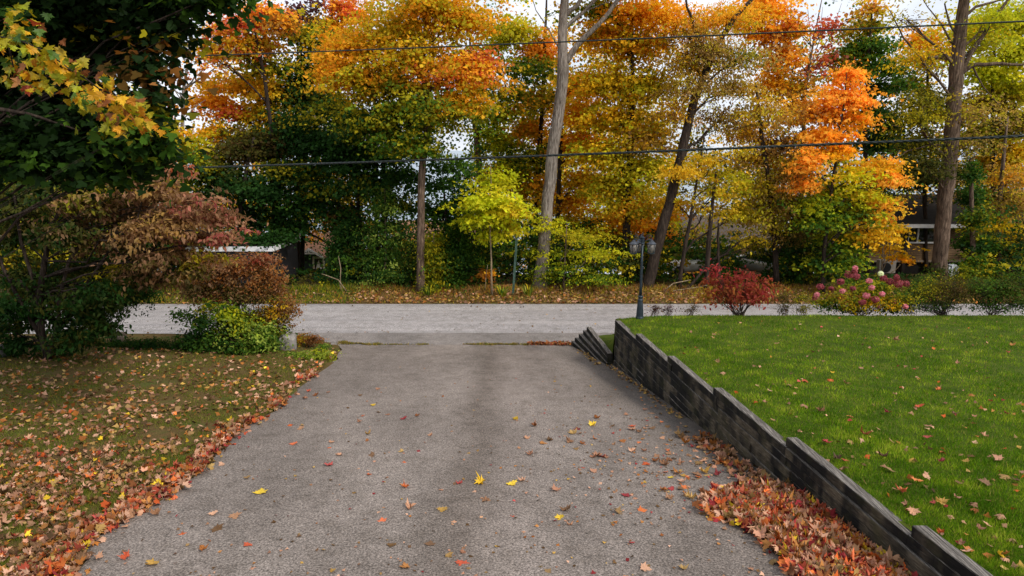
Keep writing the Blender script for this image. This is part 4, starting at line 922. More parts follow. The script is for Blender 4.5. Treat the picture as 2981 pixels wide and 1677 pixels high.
tree(MT, 'yellow green crowned tree filling the upper right corner', 35.5, [(2900, 850, .14), (2890, 500, .12), (2890, 250, .08), (2900, 60, .04)],
     [(2900, 60, 110, 60, 'YG*2 OL'), (2960, 150, 80, 60, 'YG OL'), (2870, 210, 90, 50, 'YG*3 LM'), (2950, 260, 80, 50, 'YG OL*2'), (2860, 300, 80, 45, 'OL TN'), (2950, 360, 80, 55, 'OL TN DO'), (2870, 390, 80, 45, 'OL DO'), (2890, 480, 90, 40, 'GO*2 YE OL'), (2960, 440, 70, 45, 'OL GO'),
      (2830, 100, 60, 45, 'YG GO', .7), (2990, 60, 60, 60, 'YG OL')], M['bark_dark'], leaf=.15)
tree(MT, 'tan brown tree at the right edge over the black car', 32.5, [(2905, 850, .15), (2905, 720, .14), (2912, 560, .11), (2925, 420, .07), (2935, 340, .03)],
     [(2940, 520, 70, 50, 'TN*2 OR OL'), (2960, 600, 60, 50, 'TN*2 OL'), (2900, 580, 60, 40, 'OL TN DO'), (2890, 650, 60, 30, 'GO OL YG'), (2950, 680, 60, 28, 'GO OL'), (2960, 740, 45, 25, 'GO OL', .6), (2880, 700, 50, 25, 'YG OL')], M['bark_brown'], leaf=.13, tmpl=TE, droop=1.)
tree('ivy_column', 'trunk wrapped in dense green ivy between the house window and the black car', 31.2, [(2835, 850, .12), (2832, 700, .11), (2828, 560, .09), (2826, 460, .06)],
     [(2828, 500, 30, 40, 'G*2 DG'), (2830, 570, 38, 45, 'G*2 DG'), (2834, 640, 42, 45, 'G*2 DG OL'), (2836, 710, 50, 45, 'G*2 DG'), (2842, 770, 62, 40, 'G*2 OL'), (2845, 810, 65, 30, 'G OL')], M['bark_brown'], leaf=.11, tmpl=TQ, cl_r=.25, flat=.8, twigs=2)
tree('maple_sapling', 'golden sapling on a pale forked stem in front of the clapboard house', 34.0, [(2570, 830, .04), (2567, 770, .035), (2572, 710, .028), (2576, 650, .015)],
     [(2570, 690, 80, 14, 'GO YE OL', .9), (2590, 725, 75, 12, 'GO YE', .8), (2600, 668, 70, 14, 'YE GO', .8), (2630, 760, 45, 10, 'GO OR', .7), (2550, 655, 60, 16, 'YG YE', .8), (2620, 745, 40, 9, 'GO', .7)], M['bark_pale'], leaf=.12, cl_r=.3, flat=.14, twigs=3, yspread=.4,
     stems=[[(2567, 790, .025), (2588, 750, .02), (2592, 700, .012)]])
tree('yew_tree', 'low dark evergreen behind the crimson bush, hiding the silver car', 32.5, [(2310, 850, .1), (2310, 760, .08), (2310, 680, .03)],
     [(2310, 720, 80, 35, 'DG*3 DO'), (2250, 760, 70, 30, 'DG*2 DO', .5), (2350, 770, 80, 35, 'DG*3'), (2300, 810, 90, 25, 'DG*2 DO', .7), (2200, 720, 60, 35, 'DG OL', .6)], M['bark_dark'], leaf=.13, tmpl=TE, cl_r=.35)

def mass(name, label, n, fx, colour_at, size, tmpl, cl=22, cl_r=.5):
    """leaf sprays strewn where fx gives centres"""
    C0, pal = fx(n // cl); parts = []
    m = len(C0); k = np.repeat(np.arange(m), cl); N_ = len(k)
    off = rng.normal(size=(N_, 3)) * cl_r * .55; off[:, 2] *= .4
    P = C0[k] + off; Nn = np.array([0, -.35, .6]) + rng.normal(size=(N_, 3)) * .55
    base = colour_at(C0); Cc = base[k] * np.clip(rng.normal(1, .17, (N_, 1)), .5, 1.5)
    V, F, kk = leaf_arrays(P, Nn, size * np.clip(rng.normal(1, .22, N_), .5, 1.5), tmpl, .5)
    return tag(leaf_obj(name, [(V, F, kk, Cc)], M['leaf']), label, None, kind='stuff')
def proj(P):
    d = P - CAM; dep = d[:, 1] * CP - d[:, 2] * SP; upc = d[:, 1] * SP + d[:, 2] * CP
    return CX + FPX * d[:, 0] / dep, CY - FPX * upc / dep
def f_under(m):
    x = rng.uniform(-24, 27, m * 3); y = 30.6 + 6.5 * rng.random(m * 3) ** 1.3
    h = 2.1 + 1.1 * fbm(x, y, .33, 1); h = np.clip(h, .6, 3.8); z = ground_z(x, y) + h * rng.random(m * 3) ** .8
    P = np.stack([x, y, z], 1); px, py = proj(P)
    ok = ~((px > 2470) & (px < 2830) & (py < 800)) & ~((px > 865) & (px < 960) & (py < 785)) & ~((px > 560) & (px < 870) & (py < 790)) & ~((px > 1960) & (px < 2050) & (py > 750) & (py < 800)) & ~((px > 2150) & (px < 2260) & (py < 800))
    P = P[ok][:m]; return P, None
def c_under(P):
    c = pick('DG*4 G*2 DO*2 OL', len(P), .2); return c
mass('undergrowth', 'tangled green undergrowth along the foot of the wood', 78000, f_under, c_under, .12, TQ, 18, .34)
GAPS = [(1060, 1320, 500, 640), (1990, 2110, 540, 655), (1390, 1500, 60, 210), (440, 620, 30, 420), (770, 960, -60, 25), (600, 660, -60, 60), (2330, 2480, 0, 70), (2560, 2690, 240, 400), (1270, 1380, 390, 470), (2030, 2130, 250, 440)]
def f_mid(m):
    px = rng.uniform(-700, 3450, m * 4); py = -30 + 800 * rng.random(m * 4) ** .8; y = rng.uniform(35.5, 45, m * 4)
    keep = fbm(px, py, .011, 14) + .0022 * (py - 330) > rng.normal(size=m * 4) * .35
    for x0, x1, y0, y1 in GAPS: keep &= ~((px > x0) & (px < x1) & (py > y0) & (py < y1))
    keep &= ~((px > 2070) & (px < 2230) & (py > 650)) & ~((px > 860) & (px < 960) & (py > 705)) & ~((px > 1235) & (px < 1390) & (py > 665)) & ~((px > 2500) & (px < 2830) & (py > 590)) & ~((px < 900) & (px > 420) & (py > 715))
    px, py, y = px[keep][:m], py[keep][:m], y[keep][:m]; d = np.stack([(px - CX) / FPX, CP - (py - CY) / FPX * SP, -SP - (py - CY) / FPX * CP], 1)
    return CAM + d * (y / d[:, 1])[:, None], None
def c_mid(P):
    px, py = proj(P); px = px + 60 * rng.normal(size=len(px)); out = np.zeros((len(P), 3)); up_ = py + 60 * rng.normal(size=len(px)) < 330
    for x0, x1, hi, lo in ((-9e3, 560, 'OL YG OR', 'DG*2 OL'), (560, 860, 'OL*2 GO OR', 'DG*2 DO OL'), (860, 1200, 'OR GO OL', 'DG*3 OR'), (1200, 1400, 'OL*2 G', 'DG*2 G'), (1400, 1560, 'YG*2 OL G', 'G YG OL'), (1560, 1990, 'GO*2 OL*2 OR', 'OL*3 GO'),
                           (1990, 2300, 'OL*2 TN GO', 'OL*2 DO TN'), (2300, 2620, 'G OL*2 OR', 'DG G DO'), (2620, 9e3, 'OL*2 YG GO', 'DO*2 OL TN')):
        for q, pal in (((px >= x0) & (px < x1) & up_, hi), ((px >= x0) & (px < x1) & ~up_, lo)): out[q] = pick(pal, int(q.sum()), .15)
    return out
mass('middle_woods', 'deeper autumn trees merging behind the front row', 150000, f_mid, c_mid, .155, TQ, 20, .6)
def f_far(m):
    x = rng.uniform(-42, 48, m * 4); y = rng.uniform(46, 76, m * 4)
    top = 3.4 + 5.0 * np.clip(fbm(x, y * .6, .17, 6), -1, 1.4) + 5.5 * (rng.random(m * 4) ** 3)
    z = ground_z(x, y) + (top - ground_z(x, y)) * rng.random(m * 4) ** .75
    P = np.stack([x, y, z], 1); px, py = proj(P)
    bad = ((px > 1040) & (px < 1380) & (py < 650) & (py > 430)) | ((px > 1960) & (px < 2130) & (py < 690) & (py > 500)) | ((px > 1230) & (px < 1500) & (py < 480)) | ((px > 2560) & (px < 2700) & (py < 460)) | ((px > 420) & (px < 600) & (py < 430))
    bad |= (px > 2040) & (px < 2260) & (py > 640) & (py < 760) & (y < 60) | (px > 860) & (px < 990) & (py > 690) & (y < 55) | (px > 1150) & (px < 1440) & (py > 660) & (y < 62)
    return P[~bad][:m], None
def c_far(P):
    w = fbm(P[:, 0], P[:, 1], .25, 9); out = np.zeros((len(P), 3))
    for lo, hi, pal in ((-9, -.45, 'DG*3 OL'), (-.45, 0.1, 'OL*2 GO DO'), (.1, .6, 'OR*2 GO'), (.6, 9, 'GO OR YG')):
        q = (w >= lo) & (w < hi); out[q] = pick(pal, int(q.sum()), .15)
    return out
mass('distant_woods', 'far autumn woods down the slope toward the lake', 46000, f_far, c_far, .26, TQ, 20, .95)

# ================================================================== NEAR MAPLE, UPPER LEFT
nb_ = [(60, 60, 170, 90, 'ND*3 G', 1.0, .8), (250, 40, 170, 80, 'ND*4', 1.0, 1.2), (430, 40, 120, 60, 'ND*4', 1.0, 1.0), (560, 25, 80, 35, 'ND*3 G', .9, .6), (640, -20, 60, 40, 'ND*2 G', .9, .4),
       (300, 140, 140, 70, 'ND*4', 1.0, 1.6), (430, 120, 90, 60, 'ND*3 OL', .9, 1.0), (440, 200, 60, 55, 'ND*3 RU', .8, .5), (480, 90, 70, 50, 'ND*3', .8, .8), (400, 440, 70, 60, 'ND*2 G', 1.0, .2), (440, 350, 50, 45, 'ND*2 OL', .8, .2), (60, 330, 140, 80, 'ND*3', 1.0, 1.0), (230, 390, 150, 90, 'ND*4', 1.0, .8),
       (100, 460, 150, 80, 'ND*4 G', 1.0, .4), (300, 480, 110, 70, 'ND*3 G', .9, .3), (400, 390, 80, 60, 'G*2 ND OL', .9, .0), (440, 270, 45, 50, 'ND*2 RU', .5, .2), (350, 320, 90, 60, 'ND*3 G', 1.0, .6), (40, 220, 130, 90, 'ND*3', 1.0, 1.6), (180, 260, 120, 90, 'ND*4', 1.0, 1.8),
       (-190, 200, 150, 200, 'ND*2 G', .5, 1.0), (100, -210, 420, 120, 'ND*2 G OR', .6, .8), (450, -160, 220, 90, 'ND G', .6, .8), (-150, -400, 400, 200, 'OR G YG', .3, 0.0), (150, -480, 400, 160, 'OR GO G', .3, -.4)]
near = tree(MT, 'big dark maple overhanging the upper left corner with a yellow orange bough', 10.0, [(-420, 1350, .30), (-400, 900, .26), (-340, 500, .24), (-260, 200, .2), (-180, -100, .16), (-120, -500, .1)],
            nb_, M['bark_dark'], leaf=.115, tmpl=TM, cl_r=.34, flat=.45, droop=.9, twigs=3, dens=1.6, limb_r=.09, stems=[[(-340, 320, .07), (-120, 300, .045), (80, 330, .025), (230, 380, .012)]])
# 300 leaves of its sunlit bough, nearest to the camera
lv = []
for k in range(4):
    V, F = T_maple(.12 + .05 * k, 20 + k)
    me = bpy.data.meshes.new('maple_leaf'); me.from_pydata((V * .118).tolist(), [], [tuple(int(i) for i in f) for f in F]); me.materials.append(M['one_live_leaf']); lv.append(me)
BOUGH = [(20, 110, 8.6), (110, 140, 8.4), (200, 200, 8.3), (290, 260, 8.3), (370, 300, 8.4), (120, 220, 8.6), (230, 280, 8.5), (40, 200, 8.7), (330, 330, 8.5), (400, 350, 8.6), (60, 60, 8.8)]
nw = np.array(wloc(near))
for i in range(300):
    b0 = BOUGH[int(random.random() * len(BOUGH))]; px, py, yy = b0[0] + random.gauss(0, 30), b0[1] + random.gauss(0, 21), b0[2] + random.gauss(0, .25)
    p = at_y(px, py, yy); w = min(1, max(0, px / 400))
    nm = random.choices(['YG', 'OL', 'GO', 'OR', 'G', 'RU', 'RD'], [3.2 - 2.2 * w, 2, 1.2 + 1.2 * w, .5 + 1.8 * w, 1.2, .3 + w, .15])[0]
    c = PAL[nm][random.randrange(len(PAL[nm]))] * random.uniform(.75, 1.1)
    o = bpy.data.objects.new('leaf', lv[i % 4]); col.objects.link(o); o.parent = near; o.location = tuple(p - nw)
    o.rotation_euler = (R(random.gauss(-62, 20)), R(random.gauss(0, 28)), R(180 + random.gauss(0, 40)) if random.random() < .5 else R(random.gauss(0, 50)))
    s = random.uniform(.75, 1.25); o.scale = (s, s, s); o.color = (*c, 1)
bt = MB()
for a, b in ((0, 1), (1, 2), (2, 3), (3, 4), (1, 5), (2, 6), (0, 7), (3, 8), (4, 9)):
    bt.tube(bez(at_y(*BOUGH[a]), at_y(*BOUGH[b]), (0, 0, .03), 4), [.014, .012, .01, .008], 5, False)
bt.tube(bez(at_y(-340, 100, 9.8), at_y(*BOUGH[0]), (0, 0, .1), 5), [.026, .022, .018, .014, .01], 6, False)
bt.build('bough', M['bark_dark'], near, True)

# ================================================================== SHRUBS, LEFT
tree('dogwood_tree', 'many stemmed shrubby tree with drooping brown pink leaves left of the driveway', 17.4,
     [(140, 1062, .09), (120, 960, .085), (115, 860, .08), (130, 760, .07), (150, 660, .05), (200, 560, .03)],
     [(460, 560, 120, 50, 'PB*3 TN'), (560, 600, 90, 40, 'PB*3 PK'), (380, 510, 100, 45, 'PB*2 DO'), (650, 640, 70, 32, 'PB*2 PK', .9), (480, 660, 110, 40, 'PB*3 TN'), (590, 690, 80, 30, 'PB*2 PK', .8), (330, 610, 110, 55, 'PB*2 DO'), (240, 580, 110, 60, 'DO*2 OL PB'),
      (110, 580, 120, 65, 'DO*2 DG'), (60, 690, 90, 60, 'DO*2 DG'), (180, 680, 110, 55, 'DO PB DG'), (330, 710, 110, 45, 'PB*2 DO'), (450, 760, 80, 35, 'PB*2 DO', .9), (560, 770, 60, 35, 'PB OL', .7), (250, 780, 90, 40, 'DO*2 DG'), (150, 850, 90, 55, 'DO*2 DG', 1.0),
      (240, 900, 90, 55, 'DG*2 DO', 1.3), (220, 980, 100, 45, 'DG*2 DO', 1.2), (60, 800, 70, 55, 'DG DO', .9), (340, 800, 70, 35, 'DO OL', .7), (500, 500, 60, 35, 'PB*2 RD', .8), (620, 760, 50, 40, 'OL PB', .5), (400, 600, 100, 50, 'PB*3'), (530, 640, 100, 40, 'PB*3'), (30, 600, 90, 90, 'DO*2 DG'), (280, 850, 80, 45, 'DO DG*2', 1.2), (110, 920, 80, 50, 'DG*2 DO', .8), (30, 900, 70, 60, 'DG*2', .8), (300, 960, 70, 40, 'DG DO', .8), (160, 1010, 80, 30, 'DG DO', .7), (430, 680, 90, 40, 'PB*2 TN'), (520, 730, 70, 30, 'PB TN'), (680, 690, 55, 25, 'PB PK', .8), (60, 1000, 60, 40, 'DG', .8), (10, 960, 70, 45, 'DG*2 DO', 1.0), (560, 800, 70, 30, 'PB DO', .9), (420, 810, 80, 30, 'PB DO', .9), (500, 820, 60, 25, 'PB DO', .7), (-60, 900, 80, 80, 'DG', .8)],
     M['bark_dark'], leaf=.125, tmpl=TE, cl_r=.26, flat=.28, droop=1.3, twigs=5, dens=1.3, rise=.2, limb_r=.3,
     stems=[[(140, 1050, .06), (170, 940, .055), (175, 860, .05), (200, 760, .04), (280, 660, .03)], [(130, 1000, .06), (60, 880, .05), (10, 780, .045), (-40, 640, .03)], [(125, 900, .05), (60, 820, .045), (0, 800, .03)],
            [(150, 1000, .05), (230, 860, .04), (340, 700, .035), (400, 640, .028), (420, 560, .02), (480, 500, .01)], [(330, 715, .03), (370, 770, .028), (385, 720, .03), (430, 735, .025), (520, 715, .02), (600, 720, .01)], [(400, 650, .025), (450, 700, .022), (520, 708, .015)],
            [(110, 860, .05), (60, 700, .04), (40, 560, .03)], [(330, 860, .02), (390, 862, .018), (430, 830, .012)]])
def shrub(name, label, cat, Y, px, base_py, blobs, leaf, tmpl, bark_m, nst=9, dens=1.0, cl_r=.2, droop=.4, mat=None, group=None, stem_r=.012, base=None, twigs=3):
    b = base if base is not None else at_y(px, base_py, Y)
    if base is None: b[2] = gz(b[0], b[1])
    o = thing(name, label, cat, b, group); crown = []; lm = MB()
    for bl in blobs:
        bx, by, rx, ry, pal = bl[:5]; de = (bl[5] if len(bl) > 5 else 1.) * dens; dy = bl[6] if len(bl) > 6 else random.uniform(-.25, .25)
        c = at_y(bx, by, Y + dy); s = mpp(Y + dy); n = int(DENS * 1.1 * de * rx * ry * (8.6 / (leaf / s)) ** 2)
        part, cc = cloud(c, (rx * s, min(rx, ry * 1.6) * s * .9, ry * s), max(n, 24), pal, leaf, tmpl, cl_leaves=12, cl_r=cl_r, flat=.5, droop=droop); crown.append(part)
        for q in range(max(1, int(nst / len(blobs)))):
            tgt = c + rng.normal(size=3) * np.array([rx, rx * .6, ry]) * s * .4; st = b + np.array([random.uniform(-.12, .12), random.uniform(-.1, .1), -.03])
            path = bez(st, tgt, (0, 0, .12 * np.linalg.norm(tgt - st)), 5); lm.tube(path, list(np.linspace(stem_r, stem_r * .35, 5)), 5, False)
            for w in range(twigs): lm.tube(bez(path[random.randrange(1, 5)], cc[random.randrange(len(cc))], (0, 0, .03), 3), [stem_r * .4, stem_r * .3, stem_r * .15], 4, False)
    lm.build('stems', bark_m, o, True); leaf_obj('foliage', crown, M['leaf'], o)['kind'] = 'stuff'
    return o
shrub('rust_shrub', 'rounded shrub turning rust orange beside the driveway mouth', 'shrub', 20.6, 730, 1015,
      [(700, 775, 90, 40, 'PB*2 RU*2 BR'), (770, 800, 60, 45, 'PB RU*2 TN BR'), (660, 800, 70, 40, 'PB*2 RU BR'), (740, 850, 70, 40, 'RU PB DO'), (800, 840, 35, 32, 'RU PB BR', .9), (690, 860, 70, 38, 'DO*2 PB'), (800, 910, 65, 45, 'DO*2 GO RU'), (740, 940, 80, 50, 'DO OL G'), (835, 900, 38, 45, 'RU PB TN'),
       (690, 930, 60, 40, 'OL G*2'), (800, 970, 55, 45, 'DO OL G'), (640, 860, 75, 50, 'DO RU PB', 1.0), (600, 800, 70, 50, 'PB RU DO', .9), (570, 850, 60, 35, 'DO PB', .8), (640, 770, 70, 35, 'PB*2 RU', .9), (760, 755, 55, 25, 'PB RB', .8)], .085, TE, M['bark_dark'], 24, 1.0, .19)
shrub('green_shrub', 'leafy green shrub spreading below the rust orange one', 'shrub', 19.6, 690, 1032,
      [(690, 950, 70, 40, 'G*2 LG YG'), (640, 990, 80, 38, 'G*2 DG'), (740, 1000, 70, 32, 'G*2 LG'), (700, 1020, 90, 22, 'G DG*2'), (590, 940, 60, 40, 'G DG', .8), (530, 915, 50, 28, 'G*2', .4), (560, 990, 70, 34, 'DG*2 G', .9), (660, 910, 60, 35, 'G YG', .9), (790, 1000, 40, 25, 'G LG'), (610, 890, 50, 25, 'G OL', .4), (770, 970, 40, 40, 'LG G')], .10, TE, M['bark_dark'], 20, 1.0, .2)
shrub('spirea_bush', 'small brown orange bush beside the grey boulder', 'shrub', 20.9, 895, 1010, [(890, 985, 34, 18, 'RU*2 BR OL'), (915, 990, 26, 15, 'RU BR'), (870, 990, 22, 18, 'RU OL GO')], .055, TE, M['bark_dark'], 12, 1.1, .1, stem_r=.006)
shrub('ground_cover', 'pale yellow green ground cover plant at the driveway corner', 'plant', 18.9, 900, 1050, [(930, 1030, 45, 16, 'LG*3 YG'), (890, 1040, 50, 16, 'LG*2 G YG'), (850, 1035, 40, 14, 'LG G'), (960, 1045, 26, 10, 'LG YG'), (910, 1062, 45, 8, 'LG*2 YG'), (940, 1008, 30, 8, 'G*2 LG')], .06, TE, M['bark_dark'], 6, 1.0, .1, stem_r=.005)
shrub('periwinkle_patch', 'low dark green ground cover along the road edge under the shrubs', 'plant', 19.5, 430, 1040, [(430, 1005, 110, 22, 'DG*3 G'), (540, 1010, 70, 20, 'DG*2 G'), (330, 1010, 60, 24, 'DG*2 G'), (480, 1030, 130, 12, 'DG*3')], .07, TE, M['bark_dark'], 6, 1.0, .14, stem_r=.006)
shrub('juniper_bush', 'dark juniper drooping over the stone edge at far left', 'shrub', 20.5, 320, 985, [(330, 870, 90, 45, 'DG*4'), (400, 855, 60, 28, 'DG*3'), (270, 920, 70, 50, 'DG*3'), (230, 850, 90, 45, 'DG*3'), (370, 830, 50, 25, 'DG*2')], .08, TE, M['bark_dark'], 10, 1.3, .2, stem_r=.01)
for i, (px, py, pal) in enumerate(((95, 1085, 'LG G'), (140, 1095, 'LG'), (215, 1055, 'YG G'), (20, 1030, 'DG G'), (300, 1065, 'G LG'))):
    lab = ['pale leafed seedling nearest the left edge of the shade', 'pale green seedling on the leaf litter right of its twin', 'yellow green seedling at the dogwood foot', 'dark green weed clump at the left picture edge', 'green weed beside the dark ground cover'][i]
    bp = on_drive(px, py + 8); bp[2] = gz(bp[0], bp[1])
    shrub('seedling', lab, 'plant', float(bp[1]), px, py, [(px, py, 22, 10, pal, .8, 0)], .075, TE, M['bark_dark'], 4, 1.0, .1, stem_r=.004, base=bp, group='seedlings at the lawn edge')
def boulder(label, px, py, Y, rx, ry, mat, seed):
    rr = np.random.default_rng(seed); b = at_y(px, py, Y); b[2] = gz(b[0], b[1]); V = []; F = []; nu, nv = 9, 12
    for i in range(nu):
        th = math.pi * i / (nu - 1)
        for j in range(nv):
            ph = 2 * math.pi * j / nv; d = np.array([math.sin(th) * math.cos(ph), math.sin(th) * math.sin(ph), math.cos(th)])
            d = np.sign(d) * np.abs(d) ** .62; w = 1 + .14 * math.sin(3 * d[0] + seed) * math.cos(4 * d[1] + seed) + rr.uniform(-.05, .05) * (0 < i < nu - 1)
            V.append(b + d * np.array([rx, rx * .9, ry]) * w + np.array([0, 0, ry * .62]))
    F = [(i * nv + j, i * nv + (j + 1) % nv, (i + 1) * nv + (j + 1) % nv, (i + 1) * nv + j) for i in range(nu - 1) for j in range(nv)]
    return tag(mesh_from('boulder', V, F, mat, None), label, 'boulder', 'stones by the driveway')
boulder('squarish grey boulder between the green shrub and the small brown bush', 838, 1020, 20.3, .27, .30, M['stone'], 2)
boulder('brown edging stone under the juniper at the road edge', 345, 985, 21.2, .22, .2, M['stone_brown'], 5)
boulder('lower brown edging stone below the first one', 352, 1000, 20.9, .17, .13, M['stone_brown'], 8)
boulder('grey stone half cut by the left picture edge', 4, 1058, 17.6, .2, .2, M['stone'], 11)

# ================================================================== SHRUBS ON THE LAWN CREST, RIGHT
def crest(px, y=18.55):
    p = at_y(px, 915, y); p[2] = float(lawn_z(p[0], min(y, 18.2))) - .06; return p
shrub('burning_bush', 'crimson bush with narrow drooping leaves on the lawn crest', 'shrub', 18.7, 2150, 915,
      [(2100, 820, 50, 32, 'CR*2 RB*2 RU'), (2150, 850, 60, 35, 'CR*2 RB*2 RU'), (2200, 845, 45, 35, 'CR RB*2'), (2080, 790, 28, 16, 'CR*3'), (2170, 805, 45, 22, 'CR RB'), (2110, 858, 55, 22, 'RB*2 RU'), (2200, 864, 45, 18, 'RB CR'), (2155, 866, 50, 16, 'RB*2'), (2065, 850, 25, 25, 'RU OL', .6), (2235, 830, 30, 22, 'RU RB', .6)],
      .10, TE, M['bark_dark'], 30, .62, .2, 1.3, base=crest(2150), stem_r=.011)
hyd = shrub('hydrangea_bush', 'hydrangea with dusty pink flower heads right of the crimson bush', 'shrub', 18.8, 2505, 915,
      [(2500, 880, 75, 25, 'OL GO G'), (2440, 870, 50, 25, 'OL G RU'), (2570, 870, 60, 25, 'G OL GO'), (2520, 840, 70, 22, 'G OL'), (2600, 890, 40, 18, 'GO OL', .8), (2420, 895, 40, 16, 'G DG', .8), (2480, 900, 70, 12, 'DG OL'), (2560, 835, 60, 20, 'G OL'), (2400, 880, 40, 22, 'OL G', .8), (2630, 870, 45, 25, 'G OL DO', .8), (2590, 900, 60, 12, 'DG DO')], .075, TE, M['bark_dark'], 22, .95, .16, base=crest(2505), stem_r=.008)
fm = {}
def flower(px, py, r, pal, cone=1.0):
    key = pal
    c = at_y(px, py, 18.55 + random.uniform(-.3, .1)); rad = r * .85 * mpp(18.6); n = int(60 + r * 5)
    d = rng.normal(size=(n, 3)); d /= np.linalg.norm(d, axis=1, keepdims=True); P = c + d * np.array([1, 1, .85 * cone]) * rad * (.75 + .3 * rng.random((n, 1)))
    V, F, k = leaf_arrays(P, d + rng.normal(size=(n, 3)) * .3, np.full(n, .045), TQ, .2, 1.3)
    leaf_obj('flower_head', [(V, F, k, pick(pal, n, .15))], M['leaf'], hyd)
PAL['FP'] = np.array([lin(h) for h in 'd8909c cc8090 e0a8ac'.split()]); PAL['FR'] = np.array([lin(h) for h in 'a05058 8c4450 b06468'.split()]); PAL['FW'] = np.array([lin(h) for h in 'dce4c8 e8ecd8'.split()])
for f_ in ((2447, 820, 12, 'FR'), (2470, 800, 13, 'FR', 1.3), (2492, 805, 12, 'FR'), (2490, 780, 8, 'FP'), (2488, 790, 9, 'FR'), (2530, 818, 10, 'FP'), (2537, 838, 10, 'FP'), (2483, 840, 9, 'FR'), (2452, 847, 9, 'FP'), (2564, 797, 9, 'FW'), (2572, 810, 12, 'FR'), (2590, 820, 13, 'FR'), (2616, 826, 14, 'FR', 1.2),
           (2638, 826, 11, 'FR'), (2610, 808, 9, 'FR', 1.4), (2568, 856, 9, 'FP'), (2522, 861, 12, 'FP'), (2548, 872, 13, 'FR'), (2510, 880, 12, 'FR'), (2558, 893, 9, 'FP'), (2636, 893, 9, 'FP'), (2600, 880, 10, 'FR'), (2378, 858, 9, 'FP'), (2388, 835, 12, 'FR'), (2372, 868, 8, 'FR'), (2420, 840, 8, 'FR')): flower(*f_)
shrub('bare_shrub', 'fine twiggy grey green shrub right of the hydrangea', 'shrub', 18.8, 2745, 915, [(2740, 840, 65, 42, 'DO*2 BR OL', .55), (2700, 850, 55, 38, 'DO G OL', .6), (2785, 850, 50, 40, 'DO BR', .55), (2740, 885, 60, 22, 'DG DO', .4), (2680, 890, 50, 18, 'DG', .4)], .05, TE, M['bark_dark'], 60, 1.0, .2, base=crest(2745), stem_r=.007, twigs=5)
shrub('rose_bush', 'loose green rose bush at the right end of the lawn crest', 'shrub', 18.8, 2880, 915, [(2860, 850, 60, 42, 'G DO DG', .8), (2920, 840, 60, 48, 'G DO', .75), (2970, 830, 45, 50, 'G DO', .75), (2890, 890, 60, 20, 'DG G', .5), (2960, 890, 50, 18, 'DG', .4), (2840, 830, 40, 25, 'DO G', .4), (2990, 880, 40, 30, 'G', .5)], .06, TE, M['bark_dark'], 34, 1.0, .17, base=crest(2885), stem_r=.007, twigs=4)
shrub('rose_bush', 'pale dotted rambling bush below the house number stone', 'shrub', 19.6, 2640, 905, [(2650, 850, 45, 30, 'G DO', .55), (2690, 820, 45, 25, 'DO G', .5), (2640, 880, 40, 18, 'DO', .5)], .06, TE, M['bark_dark'], 18, 1.0, .16, base=crest(2650, 19.0), stem_r=.007)
for i, (px, w, pal, lab) in enumerate(((1905, 26, 'PU BR', 'small purple brown twiggy plant close beside the lamp post base'), (1945, 22, 'PU*2', 'second dark twiggy plant along the crest from the lamp post'), (2010, 30, 'BR DO', 'sparse bare twiggy plant midway to the crimson bush'), (2280, 34, 'DO BR', 'grey brown twiggy plant at the right foot of the crimson bush'), (2335, 40, 'DO OL', 'thin yellow green plant just left of the hydrangea'))):
    shrub('twiggy_plant', lab, 'plant', 18.6, px, 918, [(px, 903, w, 12, pal, .25, 0), (px + 6, 892, w * .7, 9, pal, .18, 0)] + ([(px, 868, w, 28, pal, .3, 0)] if i > 2 else []), .04, TE, M['bark_dark'], 14, 1.0, .1, base=crest(px, 18.4), stem_r=.005, twigs=4, group='twiggy plants along the crest')
# house number stone across the road
sx_ = at_y(2772, 800, 31.0); sg_ = gz(sx_[0], 31.0); sz1 = float(at_y(2772, 768, 31.0)[2]); nx = float(sx_[0])
st = thing('number_stone', 'white house number stone half hidden in the bushes right of the big trunk', 'sign', (nx, 31.0, sg_))
MB().prism([(nx - .20, sg_ - .1), (nx - .26, sz1 - .3), (nx - .24, sz1 - .05), (nx - .12, sz1), (nx + .06, sz1 - .02), (nx + .22, sz1 - .16), (nx + .24, sz1 - .5), (nx + .2, sg_ - .1)], 'y', 30.9, 31.05).build('stone', M['white_stone'], st)
for ch, ox, oz in (('3', -.17, -.20), ('7', -.02, -.33), ('5', .08, -.47)):
    fc = bpy.data.curves.new('digit', 'FONT'); fc.body = ch; fc.size = .22; fc.extrude = .006; tmp = bpy.data.objects.new('digit_text', fc); col.objects.link(tmp)
    bpy.context.view_layer.update(); dm = bpy.data.meshes.new_from_object(tmp.evaluated_get(bpy.context.evaluated_depsgraph_get())); bpy.data.objects.remove(tmp)
    dm.materials.clear(); dm.materials.append(M['digit']); fo = bpy.data.objects.new('digit', dm); col.objects.link(fo); fo.parent = st
    fo.location = (ox - .05, -.108, sz1 + oz - sg_ - .02); fo.rotation_euler = (R(90), 0, 0)
shrub('rose_bush', 'leggy rose with pale hips growing in front of the number stone', 'shrub', 30.2, 2740, 840, [(2735, 790, 40, 25, 'DO G', .6), (2770, 820, 45, 14, 'G DO', .8), (2700, 815, 40, 18, 'DO G', .7), (2800, 790, 20, 30, 'G OL', .7)], .09, TE, M['bark_dark'], 16, 1.0, .2, stem_r=.01)

